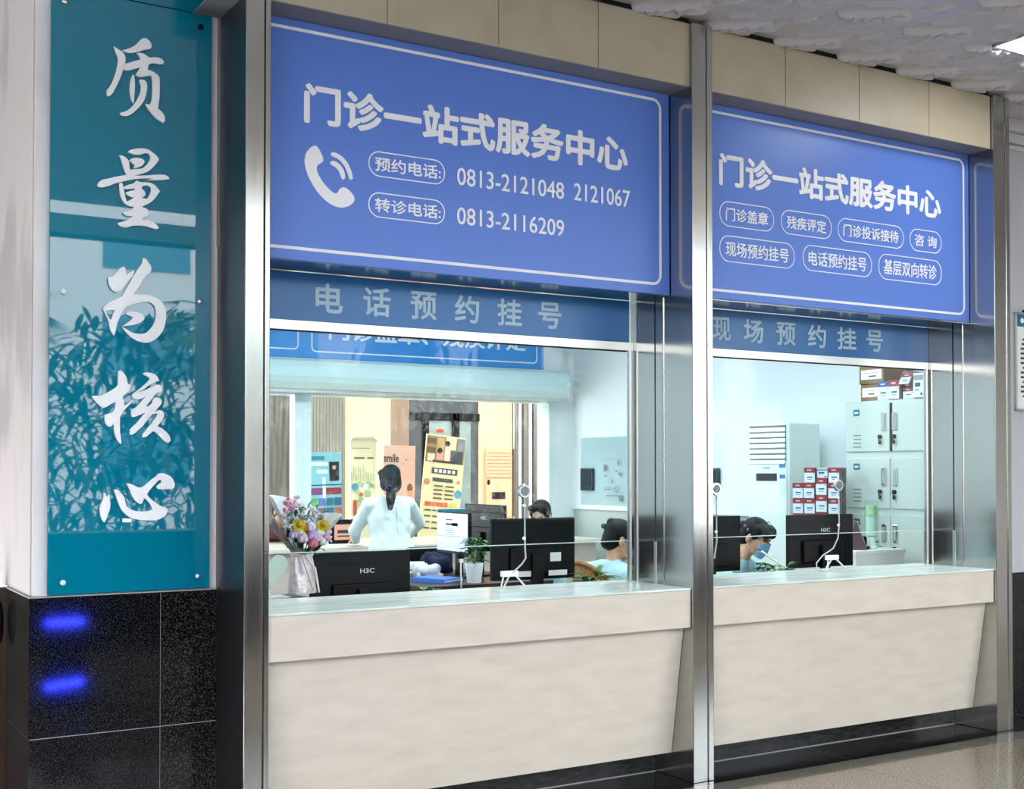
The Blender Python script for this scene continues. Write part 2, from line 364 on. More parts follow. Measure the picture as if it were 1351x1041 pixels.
def front(y): return Pl((0, y, 0), (1, 0, 0), (0, 0, 1))          # read from -Y
def side(x): return Pl((x, 0, 0), (0, -1, 0), (0, 0, 1))          # read from -X; a = -Y
GLYPH = {
 'quality': [
  [1.262,3.389,1.282,3.378,1.300,3.371,1.309,3.358,1.311,3.344,1.310,3.324,1.301,3.294,1.289,3.256,1.274,3.221,1.260,3.191,1.245,3.175,1.235,3.175,1.235,3.195,1.238,3.204,1.250,3.219,1.264,3.252,1.275,3.294,1.281,3.327,1.281,3.343,1.271,3.363],
  [1.298,3.378,1.328,3.392,1.353,3.410,1.371,3.434,1.385,3.447,1.401,3.447,1.415,3.436,1.421,3.421,1.419,3.408,1.407,3.402,1.391,3.398,1.363,3.383,1.336,3.374,1.316,3.373],
  [1.306,3.321,1.328,3.331,1.356,3.345,1.374,3.352,1.369,3.367,1.359,3.378,1.375,3.382,1.395,3.377,1.410,3.366,1.432,3.373,1.454,3.374,1.468,3.368,1.474,3.358,1.468,3.348,1.452,3.345,1.430,3.348,1.410,3.340,1.407,3.326,1.404,3.314,1.424,3.311,1.444,3.302,1.456,3.290,1.456,3.251,1.456,3.210,1.451,3.172,1.449,3.154,1.465,3.144,1.478,3.126,1.480,3.107,1.472,3.096,1.449,3.105,1.425,3.126,1.405,3.149,1.395,3.166,1.413,3.165,1.421,3.180,1.424,3.209,1.426,3.246,1.424,3.282,1.420,3.292,1.396,3.285,1.378,3.278,1.364,3.279,1.354,3.284,1.364,3.301,1.374,3.321,1.352,3.311,1.328,3.299,1.306,3.295],
  [1.344,3.285,1.349,3.274,1.351,3.242,1.350,3.214,1.348,3.185,1.347,3.162,1.339,3.169,1.331,3.194,1.329,3.222,1.332,3.251,1.338,3.276],
  [1.370,3.265,1.386,3.269,1.399,3.262,1.403,3.246,1.401,3.218,1.392,3.184,1.377,3.157,1.353,3.129,1.329,3.107,1.310,3.101,1.294,3.102,1.289,3.111,1.304,3.117,1.321,3.126,1.341,3.147,1.361,3.177,1.374,3.209,1.378,3.238,1.372,3.254],
 ],
 'quantity': [
  [1.322,2.951,1.334,2.961,1.358,2.970,1.390,2.975,1.410,2.973,1.430,2.961,1.448,2.947,1.455,2.935,1.448,2.923,1.430,2.900,1.410,2.879,1.382,2.866,1.350,2.853,1.394,2.859,1.442,2.869,1.471,2.873,1.489,2.871,1.501,2.859,1.479,2.851,1.442,2.845,1.398,2.839,1.430,2.851,1.410,2.850,1.370,2.843,1.343,2.837,1.307,2.824,1.272,2.812,1.249,2.799,1.225,2.789,1.206,2.786,1.198,2.793,1.204,2.807,1.217,2.820,1.245,2.828,1.272,2.839,1.319,2.853,1.309,2.872,1.301,2.898,1.295,2.919,1.287,2.932,1.301,2.932,1.318,2.924,1.329,2.911,1.330,2.887,1.334,2.876,1.358,2.883,1.382,2.887,1.402,2.905,1.416,2.927,1.419,2.943,1.410,2.955,1.398,2.957,1.378,2.947,1.358,2.943,1.334,2.946],
  [1.330,2.917,1.342,2.927,1.366,2.932,1.386,2.929,1.394,2.918,1.386,2.902,1.370,2.892,1.346,2.884,1.352,2.898,1.340,2.907],
  [1.288,2.814,1.299,2.817,1.304,2.808,1.307,2.788,1.312,2.764,1.319,2.739,1.335,2.749,1.349,2.761,1.331,2.763,1.319,2.770,1.315,2.777,1.335,2.787,1.353,2.792,1.353,2.799,1.331,2.795,1.309,2.792,1.307,2.800,1.327,2.812,1.351,2.821,1.356,2.830,1.362,2.834,1.374,2.828,1.402,2.832,1.426,2.830,1.443,2.820,1.453,2.807,1.460,2.800,1.449,2.784,1.435,2.762,1.415,2.744,1.395,2.733,1.381,2.723,1.399,2.721,1.409,2.713,1.415,2.701,1.407,2.690,1.391,2.680,1.381,2.669,1.407,2.672,1.431,2.666,1.445,2.656,1.456,2.641,1.444,2.634,1.427,2.638,1.399,2.644,1.367,2.644,1.340,2.639,1.324,2.630,1.304,2.629,1.289,2.635,1.283,2.645,1.296,2.650,1.316,2.657,1.332,2.670,1.347,2.681,1.324,2.678,1.308,2.684,1.305,2.693,1.324,2.699,1.341,2.709,1.351,2.722,1.335,2.720,1.319,2.725,1.304,2.739,1.294,2.758,1.290,2.786],
  [1.382,2.812,1.402,2.819,1.416,2.817,1.423,2.806,1.419,2.785,1.407,2.762,1.391,2.761,1.381,2.765,1.395,2.770,1.399,2.783,1.391,2.796,1.383,2.799],
 ],
 'serve': [
  [1.311,2.464,1.317,2.451,1.319,2.429,1.333,2.439,1.352,2.451,1.348,2.430,1.335,2.413,1.317,2.391,1.306,2.372,1.290,2.357,1.275,2.353,1.261,2.361,1.250,2.378,1.244,2.401,1.246,2.413,1.261,2.417,1.278,2.436,1.297,2.458],
  [1.390,2.507,1.400,2.505,1.412,2.490,1.424,2.475,1.425,2.458,1.416,2.445,1.400,2.430,1.387,2.413,1.375,2.388,1.361,2.366,1.350,2.349,1.377,2.351,1.409,2.352,1.437,2.346,1.461,2.333,1.480,2.314,1.488,2.290,1.488,2.254,1.482,2.217,1.466,2.187,1.446,2.166,1.418,2.148,1.390,2.147,1.358,2.155,1.330,2.176,1.311,2.196,1.302,2.212,1.322,2.199,1.346,2.186,1.374,2.183,1.402,2.186,1.422,2.205,1.438,2.230,1.446,2.259,1.445,2.288,1.439,2.307,1.423,2.320,1.405,2.323,1.373,2.315,1.342,2.305,1.316,2.294,1.308,2.278,1.297,2.257,1.287,2.233,1.279,2.204,1.274,2.176,1.270,2.170,1.260,2.183,1.251,2.207,1.249,2.229,1.236,2.254,1.223,2.280,1.232,2.294,1.251,2.309,1.275,2.322,1.300,2.334,1.314,2.359,1.333,2.396,1.353,2.434,1.372,2.464,1.386,2.485,1.387,2.498],
  [1.232,2.272,1.273,2.277,1.264,2.255,1.258,2.233,1.246,2.248],
  [1.318,2.263,1.330,2.276,1.354,2.277,1.377,2.273,1.393,2.262,1.397,2.248,1.386,2.235,1.366,2.224,1.334,2.216,1.307,2.212,1.326,2.227,1.346,2.245,1.348,2.252,1.334,2.257],
 ],
 'core': [
  [1.289,2.022,1.299,2.025,1.313,2.013,1.324,1.995,1.327,1.970,1.337,1.965,1.337,1.948,1.330,1.935,1.309,1.919,1.307,1.908,1.314,1.895,1.314,1.877,1.329,1.885,1.340,1.896,1.350,1.906,1.347,1.896,1.332,1.878,1.311,1.855,1.305,1.840,1.297,1.831,1.296,1.803,1.297,1.766,1.302,1.730,1.302,1.715,1.290,1.724,1.279,1.744,1.273,1.769,1.272,1.801,1.261,1.788,1.248,1.787,1.239,1.798,1.234,1.816,1.234,1.835,1.243,1.840,1.260,1.844,1.275,1.858,1.278,1.876,1.279,1.894,1.257,1.881,1.239,1.868,1.225,1.865,1.209,1.878,1.192,1.896,1.181,1.912,1.192,1.915,1.214,1.914,1.242,1.928,1.271,1.946,1.287,1.959,1.288,1.987],
  [1.392,2.017,1.408,2.022,1.434,2.018,1.451,2.008,1.460,1.988,1.438,1.979,1.416,1.966,1.398,1.950,1.379,1.939,1.358,1.932,1.383,1.938,1.409,1.949,1.431,1.962,1.453,1.972,1.468,1.967,1.476,1.955,1.470,1.941,1.450,1.937,1.439,1.922,1.424,1.902,1.404,1.876,1.417,1.878,1.431,1.890,1.435,1.910,1.450,1.918,1.465,1.913,1.473,1.900,1.469,1.887,1.454,1.870,1.441,1.851,1.458,1.862,1.472,1.861,1.482,1.848,1.481,1.833,1.469,1.814,1.454,1.793,1.473,1.784,1.492,1.769,1.507,1.751,1.511,1.732,1.501,1.723,1.484,1.728,1.466,1.747,1.447,1.767,1.436,1.772,1.417,1.755,1.403,1.745,1.391,1.746,1.391,1.760,1.410,1.781,1.432,1.809,1.454,1.840,1.456,1.847,1.435,1.847,1.417,1.828,1.399,1.801,1.373,1.775,1.351,1.756,1.340,1.755,1.338,1.771,1.344,1.784,1.366,1.804,1.387,1.831,1.402,1.850,1.380,1.840,1.358,1.830,1.345,1.831,1.342,1.848,1.345,1.863,1.362,1.869,1.380,1.890,1.398,1.913,1.411,1.925,1.394,1.913,1.376,1.905,1.358,1.905,1.347,1.913,1.347,1.926,1.365,1.940,1.387,1.957,1.409,1.978,1.422,1.994,1.414,2.003,1.397,2.009],
 ],
 'heart': [
  [1.233,1.512,1.240,1.501,1.246,1.494,1.250,1.501,1.256,1.503,1.256,1.489,1.260,1.467,1.258,1.443,1.249,1.419,1.242,1.398,1.236,1.388,1.227,1.395,1.219,1.419,1.215,1.444,1.218,1.459,1.228,1.477,1.232,1.495],
  [1.273,1.523,1.288,1.524,1.301,1.514,1.313,1.497,1.320,1.479,1.323,1.457,1.335,1.445,1.353,1.435,1.377,1.431,1.405,1.431,1.426,1.434,1.434,1.440,1.429,1.456,1.417,1.472,1.400,1.488,1.392,1.466,1.383,1.462,1.368,1.471,1.353,1.488,1.345,1.506,1.339,1.525,1.325,1.549,1.343,1.548,1.362,1.538,1.377,1.532,1.395,1.534,1.410,1.549,1.429,1.564,1.447,1.577,1.460,1.591,1.475,1.594,1.494,1.588,1.513,1.577,1.525,1.561,1.530,1.542,1.524,1.528,1.510,1.524,1.457,1.525,1.451,1.536,1.463,1.546,1.473,1.555,1.471,1.566,1.460,1.563,1.447,1.549,1.432,1.533,1.420,1.518,1.411,1.503,1.423,1.487,1.445,1.468,1.470,1.452,1.488,1.450,1.499,1.439,1.498,1.424,1.485,1.407,1.461,1.395,1.433,1.391,1.402,1.393,1.371,1.397,1.344,1.405,1.320,1.421,1.305,1.439,1.293,1.464,1.285,1.492],
 ],
 'sticker': [
  [1.312,1.402,1.350,1.402,1.350,1.385,1.312,1.386],
 ],
 'phone': [
  [2.095,3.049,2.114,3.049,2.130,3.026,2.144,2.997,2.142,2.982,2.114,2.963,2.111,2.945,2.121,2.919,2.146,2.886,2.176,2.859,2.198,2.847,2.211,2.850,2.224,2.874,2.241,2.881,2.260,2.877,2.287,2.854,2.297,2.834,2.290,2.815,2.261,2.793,2.228,2.786,2.195,2.789,2.150,2.811,2.105,2.854,2.070,2.910,2.054,2.958,2.055,2.995,2.069,3.026],
  [2.178,3.023,2.185,3.031,2.198,3.033,2.234,3.020,2.263,2.992,2.283,2.951,2.287,2.924,2.277,2.917,2.267,2.922,2.260,2.949,2.244,2.980,2.214,3.007,2.185,3.012],
  [2.175,2.980,2.182,2.992,2.198,2.994,2.227,2.980,2.246,2.953,2.250,2.923,2.241,2.914,2.230,2.919,2.224,2.941,2.208,2.963,2.182,2.974],
 ],
}
# ------------------------------------------------------------------ materials
STEEL = mat('brushed_steel', (0.47, 0.46, 0.44), 0.13, 1.0, scale=9.0, stretch=(30, 30, 0.25), rough2=0.19)
STEEL_D = mat('dark_steel', (0.40, 0.40, 0.40), 0.18, 1.0, scale=3.0, stretch=(60, 60, 0.6), rough2=0.30)
SEAM = mat('seam_black', (0.008, 0.008, 0.008), 0.6)
GRANITE = mat('black_granite', (0.002, 0.0025, 0.003), 0.07, ior=1.42, c2=(0.040, 0.044, 0.048), scale=190, lo=0.48, hi=0.74, detail=2)
GRANITE_B = mat('black_granite_coarse', (0.002, 0.002, 0.002), 0.07, ior=1.42, c2=(0.085, 0.080, 0.072), scale=170, lo=0.50, hi=0.72, detail=2)
JOINT = mat('joint_grey', (0.35, 0.35, 0.35), 0.7)
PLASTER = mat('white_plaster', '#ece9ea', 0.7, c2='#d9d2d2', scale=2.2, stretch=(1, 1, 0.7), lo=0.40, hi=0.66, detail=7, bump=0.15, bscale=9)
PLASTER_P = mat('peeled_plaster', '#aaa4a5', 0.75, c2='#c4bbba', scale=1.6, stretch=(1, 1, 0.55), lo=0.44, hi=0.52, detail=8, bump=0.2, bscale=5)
FASCIA = mat('beige_stone', '#bcb099', 0.42, c2='#b2a791', scale=6, lo=0.35, hi=0.7, detail=6)
SOFFIT = mat('grey_board', '#8b8a8c', 0.6)
MARBLE = mat('cream_marble', '#d7ccbe', 0.25, c2='#cec3b5', scale=9, stretch=(0.5, 1, 2.0), lo=0.36, hi=0.68, detail=12)
MARBLE_T = mat('pale_top_marble', '#f0f5ef', 0.22, ior=1.35, c2='#c6d6cb', scale=4, stretch=(0.7, 5, 1), lo=0.42, hi=0.72, detail=6)
FLOORT = mat('speckled_tile', '#9c9180', 0.10, c2='#5f574b', scale=110, lo=0.42, hi=0.62, detail=2)
FLOORG = mat('grey_strip_tile', '#75716a', 0.09, c2='#67635d', scale=120, lo=0.4, hi=0.6)
FLOORB = mat('black_polished_tile', (0.010, 0.010, 0.011), 0.05, ior=1.38, c2=(0.02, 0.02, 0.021), scale=60)
CEIL = mat('embossed_ceiling', '#cfced3', 0.22, ior=1.6)
WHITE_P = mat('office_white', '#e8eef2', 0.6)
DADO = mat('office_grey_dado', '#b3bfba', 0.5)
OFFICE_FLOOR = mat('office_floor', '#8c8f8c', 0.3, c2='#7f8280', scale=30)
GLASS = glass_mat('window_glass')
ALU = mat('aluminium', (0.62, 0.62, 0.60), 0.3, 0.9)
WHITE = mat('white_letters', '#fbfbfd', 0.5)
SIGNB = mat('sign_blue', '#5f85dd', 0.35)
BANDB = mat('band_blue', '#1f6fb4', 0.25)
BANDT = mat('band_letters', '#b9d3e2', 0.5)
TEAL = mat('teal_glass', (0.0, 0.19, 0.29), 0.015, ior=1.60)
BLACKP = mat('black_plastic', (0.003, 0.003, 0.0035), 0.42, ior=1.3)
BLACKM = mat('black_matt', (0.003, 0.003, 0.0035), 0.6, ior=1.3)
WHITEP = mat('white_plastic', '#eef2ef', 0.35)
CHROME = mat('chrome', (0.8, 0.8, 0.8), 0.12, 1.0)
PAPER = mat('paper', '#f3f4f2', 0.7)
INK = mat('ink', '#3a3d42', 0.8)

# ------------------------------------------------------------------ setting: floor, ceiling, walls
b = MB()
b.box(-9, 15, -1.0, 4.76, -0.12, 0); b.build
o = struct(b.build('floor', FLOORT))
b = MB(); b.box(-9, 15, 4.762, 4.908, -0.12, 0.0); struct(b.build('trim_1', FLOORG))
b = MB(); b.box(-9, 15, 4.91, 5.56, -0.12, 0.0); struct(b.build('trim_2', FLOORB))
b = MB(); b.box(0.5, 15, 5.56, 18, -0.12, -0.0); struct(b.build('floor_office', OFFICE_FLOOR))
b = MB()
for i in range(-4, 12):
    x = 0.36 + i * 0.79
    b.box(x - 0.0015, x + 0.0015, 0.0, 4.76, -0.002, 0.0006)
for y in (3.97, 3.18): b.box(-5, 12, y - 0.0015, y + 0.0015, -0.002, 0.0006)
for x in (3.05, 5.2, 7.1): b.box(x - 0.001, x + 0.001, 4.76, 5.28, -0.002, 0.0006)
struct(b.build('trim_3', mat('tile_joint', '#4d473e', 0.8)))

# embossed ceiling tiles, relief modelled on a fine grid where the photograph sees it
P = 0.482
def seg_d(px, py, ax, ay, bx, by):
    dx, dy = bx - ax, by - ay; t = max(0, min(1, ((px - ax) * dx + (py - ay) * dy) / (dx * dx + dy * dy)))
    return math.hypot(px - ax - t * dx, py - ay - t * dy), t
RIDGE = [  # (ax, ay, bx, by, half width, height) inside one tile, tile corner at the facade side, y runs away from the facade
    (0.02, 0.010, 0.16, 0.100, 0.012, 0.016), (0.16, 0.100, 0.29, 0.215, 0.012, 0.016), (0.29, 0.215, 0.305, 0.262, 0.010, 0.010),
    (0.10, 0.020, 0.25, 0.140, 0.013, 0.017), (0.27, 0.09, 0.36, 0.15, 0.014, 0.010), (0.19, 0.00, 0.28, 0.045, 0.012, 0.010),
    (0.36, 0.30, 0.44, 0.38, 0.010, 0.010), (0.05, 0.16, 0.13, 0.24, 0.010, 0.009), (0.10, 0.34, 0.20, 0.42, 0.010, 0.009)]
random.seed(3)
SPECK = [(random.uniform(0, P), random.uniform(0, P), random.uniform(0.006, 0.011)) for _ in range(70)]
BLOB = [(0.23, 0.055, 0.10, 0.05, 0.006), (0.33, 0.13, 0.07, 0.04, 0.005), (0.09, 0.10, 0.06, 0.05, -0.004), (0.40, 0.06, 0.05, 0.05, -0.004),
        (0.06, 0.30, 0.07, 0.06, 0.004), (0.38, 0.34, 0.06, 0.05, 0.004)]
_n = 60
TILE = [[0.0] * _n for _ in range(_n)]
for iy in range(_n):
    for ix in range(_n):
        u = ix / _n * P; w = iy / _n * P; h = 0.0
        for (ax, ay, bx, by, hw, hh) in RIDGE:
            d, t = seg_d(u, w, ax, ay, bx, by)
            sg = (w - ay) * (bx - ax) - (u - ax) * (by - ay)          # > 0: the steep side that looks towards the daylight
            hw2 = hw * .42 if sg > 0 else hw * 2.0
            if d < hw2 * 2.2: h = max(h, hh * 2.5 * math.exp(-(d / hw2) ** 2))
        for (cx, cy, ra, rb, hh) in BLOB:
            for ox in (-P, 0, P):
                for oy in (-P, 0, P):
                    q = ((u - cx - ox) / ra) ** 2 + ((w - cy - oy) / rb) ** 2
                    if q < 1: h += hh * (1 - q) ** 0.6
        for (cx, cy, r) in SPECK:
            d = (u - cx) ** 2 + (w - cy) ** 2
            if d < (r * 2) ** 2: h = max(h, h + 0.005 * math.exp(-d / (r * r * 0.5)))
        e = min(u, P - u, w, P - w)
        if e < 0.006: h -= 0.004
        TILE[iy][ix] = h
b = MB(); b.sm = False
step = P / _n
x0 = 4.215 - P * 4; y1 = 5.0; nx = _n * 12; ny = _n * 5 + 8
ZC = 3.957
vs = []; fs = []
for j in range(ny + 1):
    for i in range(nx + 1):
        vs.append((x0 + i * step, y1 - (j - 8) * step, ZC - TILE[(j - 8) % _n][i % _n]))
for j in range(ny):
    for i in range(nx):
        a = j * (nx + 1) + i; fs.append([a, a + 1, a + nx + 2, a + nx + 1])
# opening for the recessed light panel
LX0, LX1, LY0, LY1 = 5.80, 6.40, 3.83, 4.43
fs = [f for f in fs if not (LX0 + .005 < vs[f[0]][0] < LX1 - .012 and LY0 + .012 < vs[f[0]][1] < LY1 - .0)]
b.add(vs, fs, True)
xe = x0 + nx * step; ye = y1 - (ny - 8) * step
b.box(-9, x0, -0.6, 5.3, ZC, ZC + 0.05); b.box(xe, 15, -0.6, 5.3, ZC, ZC + 0.05); b.box(x0, xe, -0.6, ye, ZC, ZC + 0.05)
b.box(6.64, xe, y1 + .05, 5.34, ZC - .004, ZC + 0.05); b.box(-9, 1.74, 5.29, 6.9, ZC, ZC + .05)
b.box(-9, 15, -0.6, 5.1, 4.10, 4.2); b.box(-9, 15, 5.1, 18, 4.10, 4.2)
struct(b.build('ceiling', CEIL))
lp = thing('ceiling_light', 'square white light panel recessed in the embossed ceiling', 'ceiling light', (6.10, 4.13, 3.96))
b = MB()
for (p, q, r, t) in ((LX0, LX1, LY0, LY0 + .018), (LX0, LX1, LY1 - .018, LY1), (LX0, LX0 + .018, LY0, LY1), (LX1 - .018, LX1, LY0, LY1)):
    b.box(p, q, r, t, 3.945, 4.02)
b.build('frame', mat('lamp_frame', '#b9babb', 0.4), lp)
b = MB(); b.box(LX0 + .018, LX1 - .018, LY0 + .018, LY1 - .018, 3.958, 3.968); b.build('diffuser', mat('lamp_diffuser', (0.97, 0.99, 1.0), 0.5, emit=5.0), lp)

# hall side walls out of the frame, added to block sky light from the sides
struct(MB().box(-5.2, -5.0, -0.6, 7.0, 0, 4.1).build('wall_hall_left', mat('hall_side', '#b9b6b2', .7)))
struct(MB().box(-5.2, 0.93, 6.7, 6.9, 0, 4.1).build('wall_hall_rear', MATS['hall_side']))
struct(MB().box(11.0, 11.2, -0.6, 5.5, 0, 4.1).build('wall_hall_right', MATS['hall_side']))
# unseen dark block behind the camera, added to darken the column reflections
struct(MB().box(-5, 11, -1.25, -0.95, 0, 1.05, .02).build('trim_10', mat('reflection_block_dark', '#2a2b2c', .5)))
# white pillar on the left with its black granite base
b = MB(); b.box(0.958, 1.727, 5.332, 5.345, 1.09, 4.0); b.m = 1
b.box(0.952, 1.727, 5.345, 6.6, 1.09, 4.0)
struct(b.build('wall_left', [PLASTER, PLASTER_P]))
b = MB(); b.box(0.946, 1.478, 5.322, 5.86, 0.512, 1.083); b.box(0.946, 1.478, 5.322, 5.86, 0.0, 0.508); b.m = 1
b.box(1.481, 1.741, 5.322, 5.86, 0.512, 1.083); b.box(1.481, 1.741, 5.322, 5.86, 0.0, 0.508); b.m = 2
b.box(0.952, 1.736, 5.326, 5.85, 0.0, 1.08)
b.box(0.944, 1.743, 5.320, 5.86, 1.083, 1.089)
struct(b.build('baseboard_left', [GRANITE, GRANITE_B, JOINT]))
# brown timber panel behind the pillar base
dr = struct(MB().box(0.80, 1.70, 5.875, 5.93, 0.0, 1.085, 0.004).build('trim_9', mat('brown_wood', '#4a3428', 0.4, c2='#3b291f', scale=6, stretch=(6, 6, 0.7))))
b = MB(); b.ell((0.918, 5.875, 0.93), (0.02, 0.012, 0.10)); b.build('handle', BLACKP, dr)

# wall to the right of the third column
b = MB(); b.box(6.655, 11, 5.33, 5.5, 0.925, 4.0); struct(b.build('wall_right', mat('lavender_plaster', '#c6c5cc', 0.7, c2='#bdbcc4', scale=2, detail=6)))
b = MB(); b.box(6.655, 11, 5.318, 5.5, 0, 0.925); struct(b.build('baseboard_right', GRANITE))
b = MB(); b.box(6.655, 11, 5.27, 5.33, 3.87, 3.96, .01); b.box(6.655, 11, 5.30, 5.33, 3.80, 3.87, .01); b.box(6.655, 11, 5.315, 5.33, 3.76, 3.79, .005)
struct(b.build('trim_4', mat('crown_white', '#cdccd1', 0.6)))

# beige stone fascia over each opening: separate slabs with open joints
for nm, xs in (('trim_5', (1.60, 1.80, 2.381, 2.959, 3.533, 4.118)), ('trim_6', (4.243, 4.787, 5.358, 5.946, 6.505))):
    b = MB()
    for i in range(len(xs) - 1):
        b.box(xs[i] + .002, xs[i + 1] - .002, 4.978, 5.03, 3.598, 3.925, .0015, 1)
    b.m = 1; b.box(xs[0], xs[-1], 4.984, 5.06, 3.601, 3.93)
    b.box(xs[0], xs[-1], 4.986, 5.30, 3.597, 3.601)
    b.m = 2; b.box(xs[0], xs[-1], 4.990, 5.07, 3.925, 4.08)
    struct(b.build(nm, [FASCIA, SOFFIT, BLACKM]))

# ------------------------------------------------------------------ steel columns
def column(name, label, x0, x1, xg, ylen, seams, cas=None):
    t = thing(name, label, 'column', ((x0 + x1) / 2, 5.2, 0))
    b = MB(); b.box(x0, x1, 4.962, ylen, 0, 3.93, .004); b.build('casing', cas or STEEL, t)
    b = MB(); b.box(xg - .004, xg + .002, 4.9595, 4.966, 0.0, 3.93); b.build('groove', SEAM, t)
    b = MB(); b.box(xg + .002, x1 + .002, 4.956, 4.976, 0.0, 3.93, .004); b.build('edge_strip', STEEL, t)
    b = MB(); b.box(x0 - .001, xg - .004, 4.957, 4.972, 0.0, 3.93, .003); b.build('face_strip', STEEL, t)
    if seams:
        b = MB(); b.box(x0 - .0015, x0 + .01, 5.268, 5.276, 1.225, 2.53); b.build('seam', SEAM, t)
        b = MB(); b.box(x0 - .006, x0 + .01, 5.195, 5.215, 1.0, 2.53, .003); b.build('corner_trim', STEEL, t)
        b = MB(); b.box(x0 - .004, x0 + .01, 5.262, 5.282, 1.0, 1.225, .002); b.build('corner_trim', ALU, t)
    return t
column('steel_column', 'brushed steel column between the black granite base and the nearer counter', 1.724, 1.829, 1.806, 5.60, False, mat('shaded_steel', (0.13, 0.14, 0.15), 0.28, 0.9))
column('steel_column', 'brushed steel column standing between the two counters', 4.112, 4.245, 4.208, 5.49, True)
column('steel_column', 'brushed steel column at the far right end of the further counter', 6.507, 6.655, 6.615, 5.49, True)

# ------------------------------------------------------------------ counters
def counter(label, x0, x1, xb):
    t = thing('reception_counter', label, 'counter', ((x0 + x1) / 2, 5.2, 0), 0)
    b = MB(); b.box(x0, x1, 4.970, 5.56, 0.990, 1.000, .002, 1); b.build('countertop', MARBLE_T, t)
    b = MB(); b.box(x0, x1, 4.976, 5.10, 0.796, 0.989, .003); b.build('apron', MARBLE, t)
    b = MB()
    p = [(5.035, .795), (5.137, .126), (5.55, .126), (5.55, .795)]
    vs = [(x0, y, z) for y, z in p] + [(x1, y, z) for y, z in p]
    b.add(vs, [[0, 1, 2, 3], [7, 6, 5, 4], [0, 4, 5, 1], [1, 5, 6, 2], [2, 6, 7, 3], [3, 7, 4, 0]])
    b.build('front_panel', MARBLE, t)
    b = MB(); b.box(x0, x1, 5.275, 5.50, 0.001, .126); b.build('toe_kick', mat('kick_black', (0.010, 0.009, 0.009), 0.16, ior=1.3, c2=(0.03, 0.028, 0.027), scale=20, stretch=(1, 1, 5)), t)
    b = MB(); b.box(x0, x1, 5.27, 5.278, 0.0, 0.004); b.build('floor_sealant', JOINT, t)
    return t
counter('cream marble counter nearer the camera, holding the flower bouquet side', 1.831, 4.110, 4.08)
counter('cream marble counter further right, in front of the seated person in a blue mask', 4.247, 6.505, 6.5)
# ------------------------------------------------------------------ service windows
def service_window(n, x0, x1):
    w = bpy.data.objects.new('window_%d' % n, None); col.objects.link(w); w.location = ((x0 + x1) / 2, 5.47, 1.0)
    WM[w.name] = Matrix.Translation(w.location); struct(w)
    b = MB(); b.box(x0 + .03, x1 - .03, 5.466, 5.476, 1.222, 2.262); b.m = 1
    b.box(x0 + .03, x1 - .03, 5.4655, 5.4765, 1.2185, 1.2225)
    b.build('glass_pane', [GLASS, mat('glass_edge', '#cfe0dc', 0.2)], w)
    b = MB()
    b.box(x0, x1, 5.462, 5.482, 2.262, 2.309, .002); b.box(x0, x0 + .03, 5.455, 5.49, 1.0, 2.27, .002)
    b.box(x1 - .03, x1 - .014, 5.46, 5.485, 1.0, 2.31, .002)
    b.build('frame', ALU, w)
    b = MB(); b.box(x0 + .03, x1 - .045, 5.464, 5.480, 2.256, 2.262); b.build('gasket', SEAM, w)
    b = MB(); b.box(x0, x1, 5.262, 5.60, 2.545, 2.59); b.box(x0, x1, 5.16, 5.30, 2.531, 2.55, .003); b.box(x0, x1, 5.30, 5.43, 2.534, 2.55, .003)
    b.build('steel_lintel', STEEL, w)
    return w
service_window(1, 1.829, 4.111); service_window(2, 4.245, 6.506)
# lintel backing behind the boards, closes the office off above the windows
b = MB(); b.box(1.72, 6.66, 5.30, 5.60, 2.59, 4.05); struct(b.build('wall_front', SOFFIT))

PB = front(5.461)
def band(label, x0, x1, chars):
    t = thing('header_panel', label, 'sign panel', ((x0 + x1) / 2, 5.47, 2.31))
    b = MB(); b.box(x0, x1, 5.462, 5.478, 2.309, 2.535); b.build('board', BANDB, t)
    for ch, a0, a1, z0, z1 in chars:
        characters(PB, ch, a0, a1, z0, z1, 0, .0015, .0030, 'character', BANDT, t)
cc = [(2.240, 2.379), (2.486, 2.632), (2.740, 2.885), (2.988, 3.130), (3.239, 3.386), (3.488, 3.632)]
band('blue strip of six pale characters above the nearer counter window', 1.831, 4.081, [(c, a, q, 2.352, 2.492) for c, (a, q) in zip('电话预约挂号', cc)])
cc = [(4.679, 4.811), (4.910, 5.065), (5.168, 5.323), (5.423, 5.577), (5.674, 5.840), (5.927, 6.075)]
band('blue strip of six pale characters above the further counter window', 4.247, 6.505, [(c, a, q, 2.354, 2.492) for c, (a, q) in zip('现场预约挂号', cc)])

# ------------------------------------------------------------------ the two big blue boards
PS = front(5.14)
t = thing('signboard', 'large blue board with white telephone symbol and phone numbers', 'sign', (2.97, 5.2, 2.53))
b = MB(); b.box(1.831, 4.108, 5.141, 5.26, 2.532, 3.596, .002); b.build('board', SIGNB, t)
b = MB(); b.pborder(PS, 1.833, 4.052, 2.577, 3.562, .055, .014, 0, .002); b.build('border_line', WHITE, t)
characters(PS, '门诊一站式服务中心', 2.051, 3.833, 3.146, 3.325, 0, .003, .0062, 'title_character', WHITE, t)
b = MB(); b.pspline(PS, GLYPH['phone'], 0, .003); b.build('telephone_symbol', WHITE, t)
for s, z0, z1 in (('预约电话:', 2.950, 3.067), ('转诊电话:', 2.762, 2.878)):
    b = MB(); b.pring(PS, 2.364, 2.760, z0, z1, .056, .005, 0, .002); b.build('pill_outline', WHITE, t)
    characters(PS, s, 2.397, 2.738, z0 + .026, z1 - .026, 0, .002, .0012, 'label_character', WHITE, t)
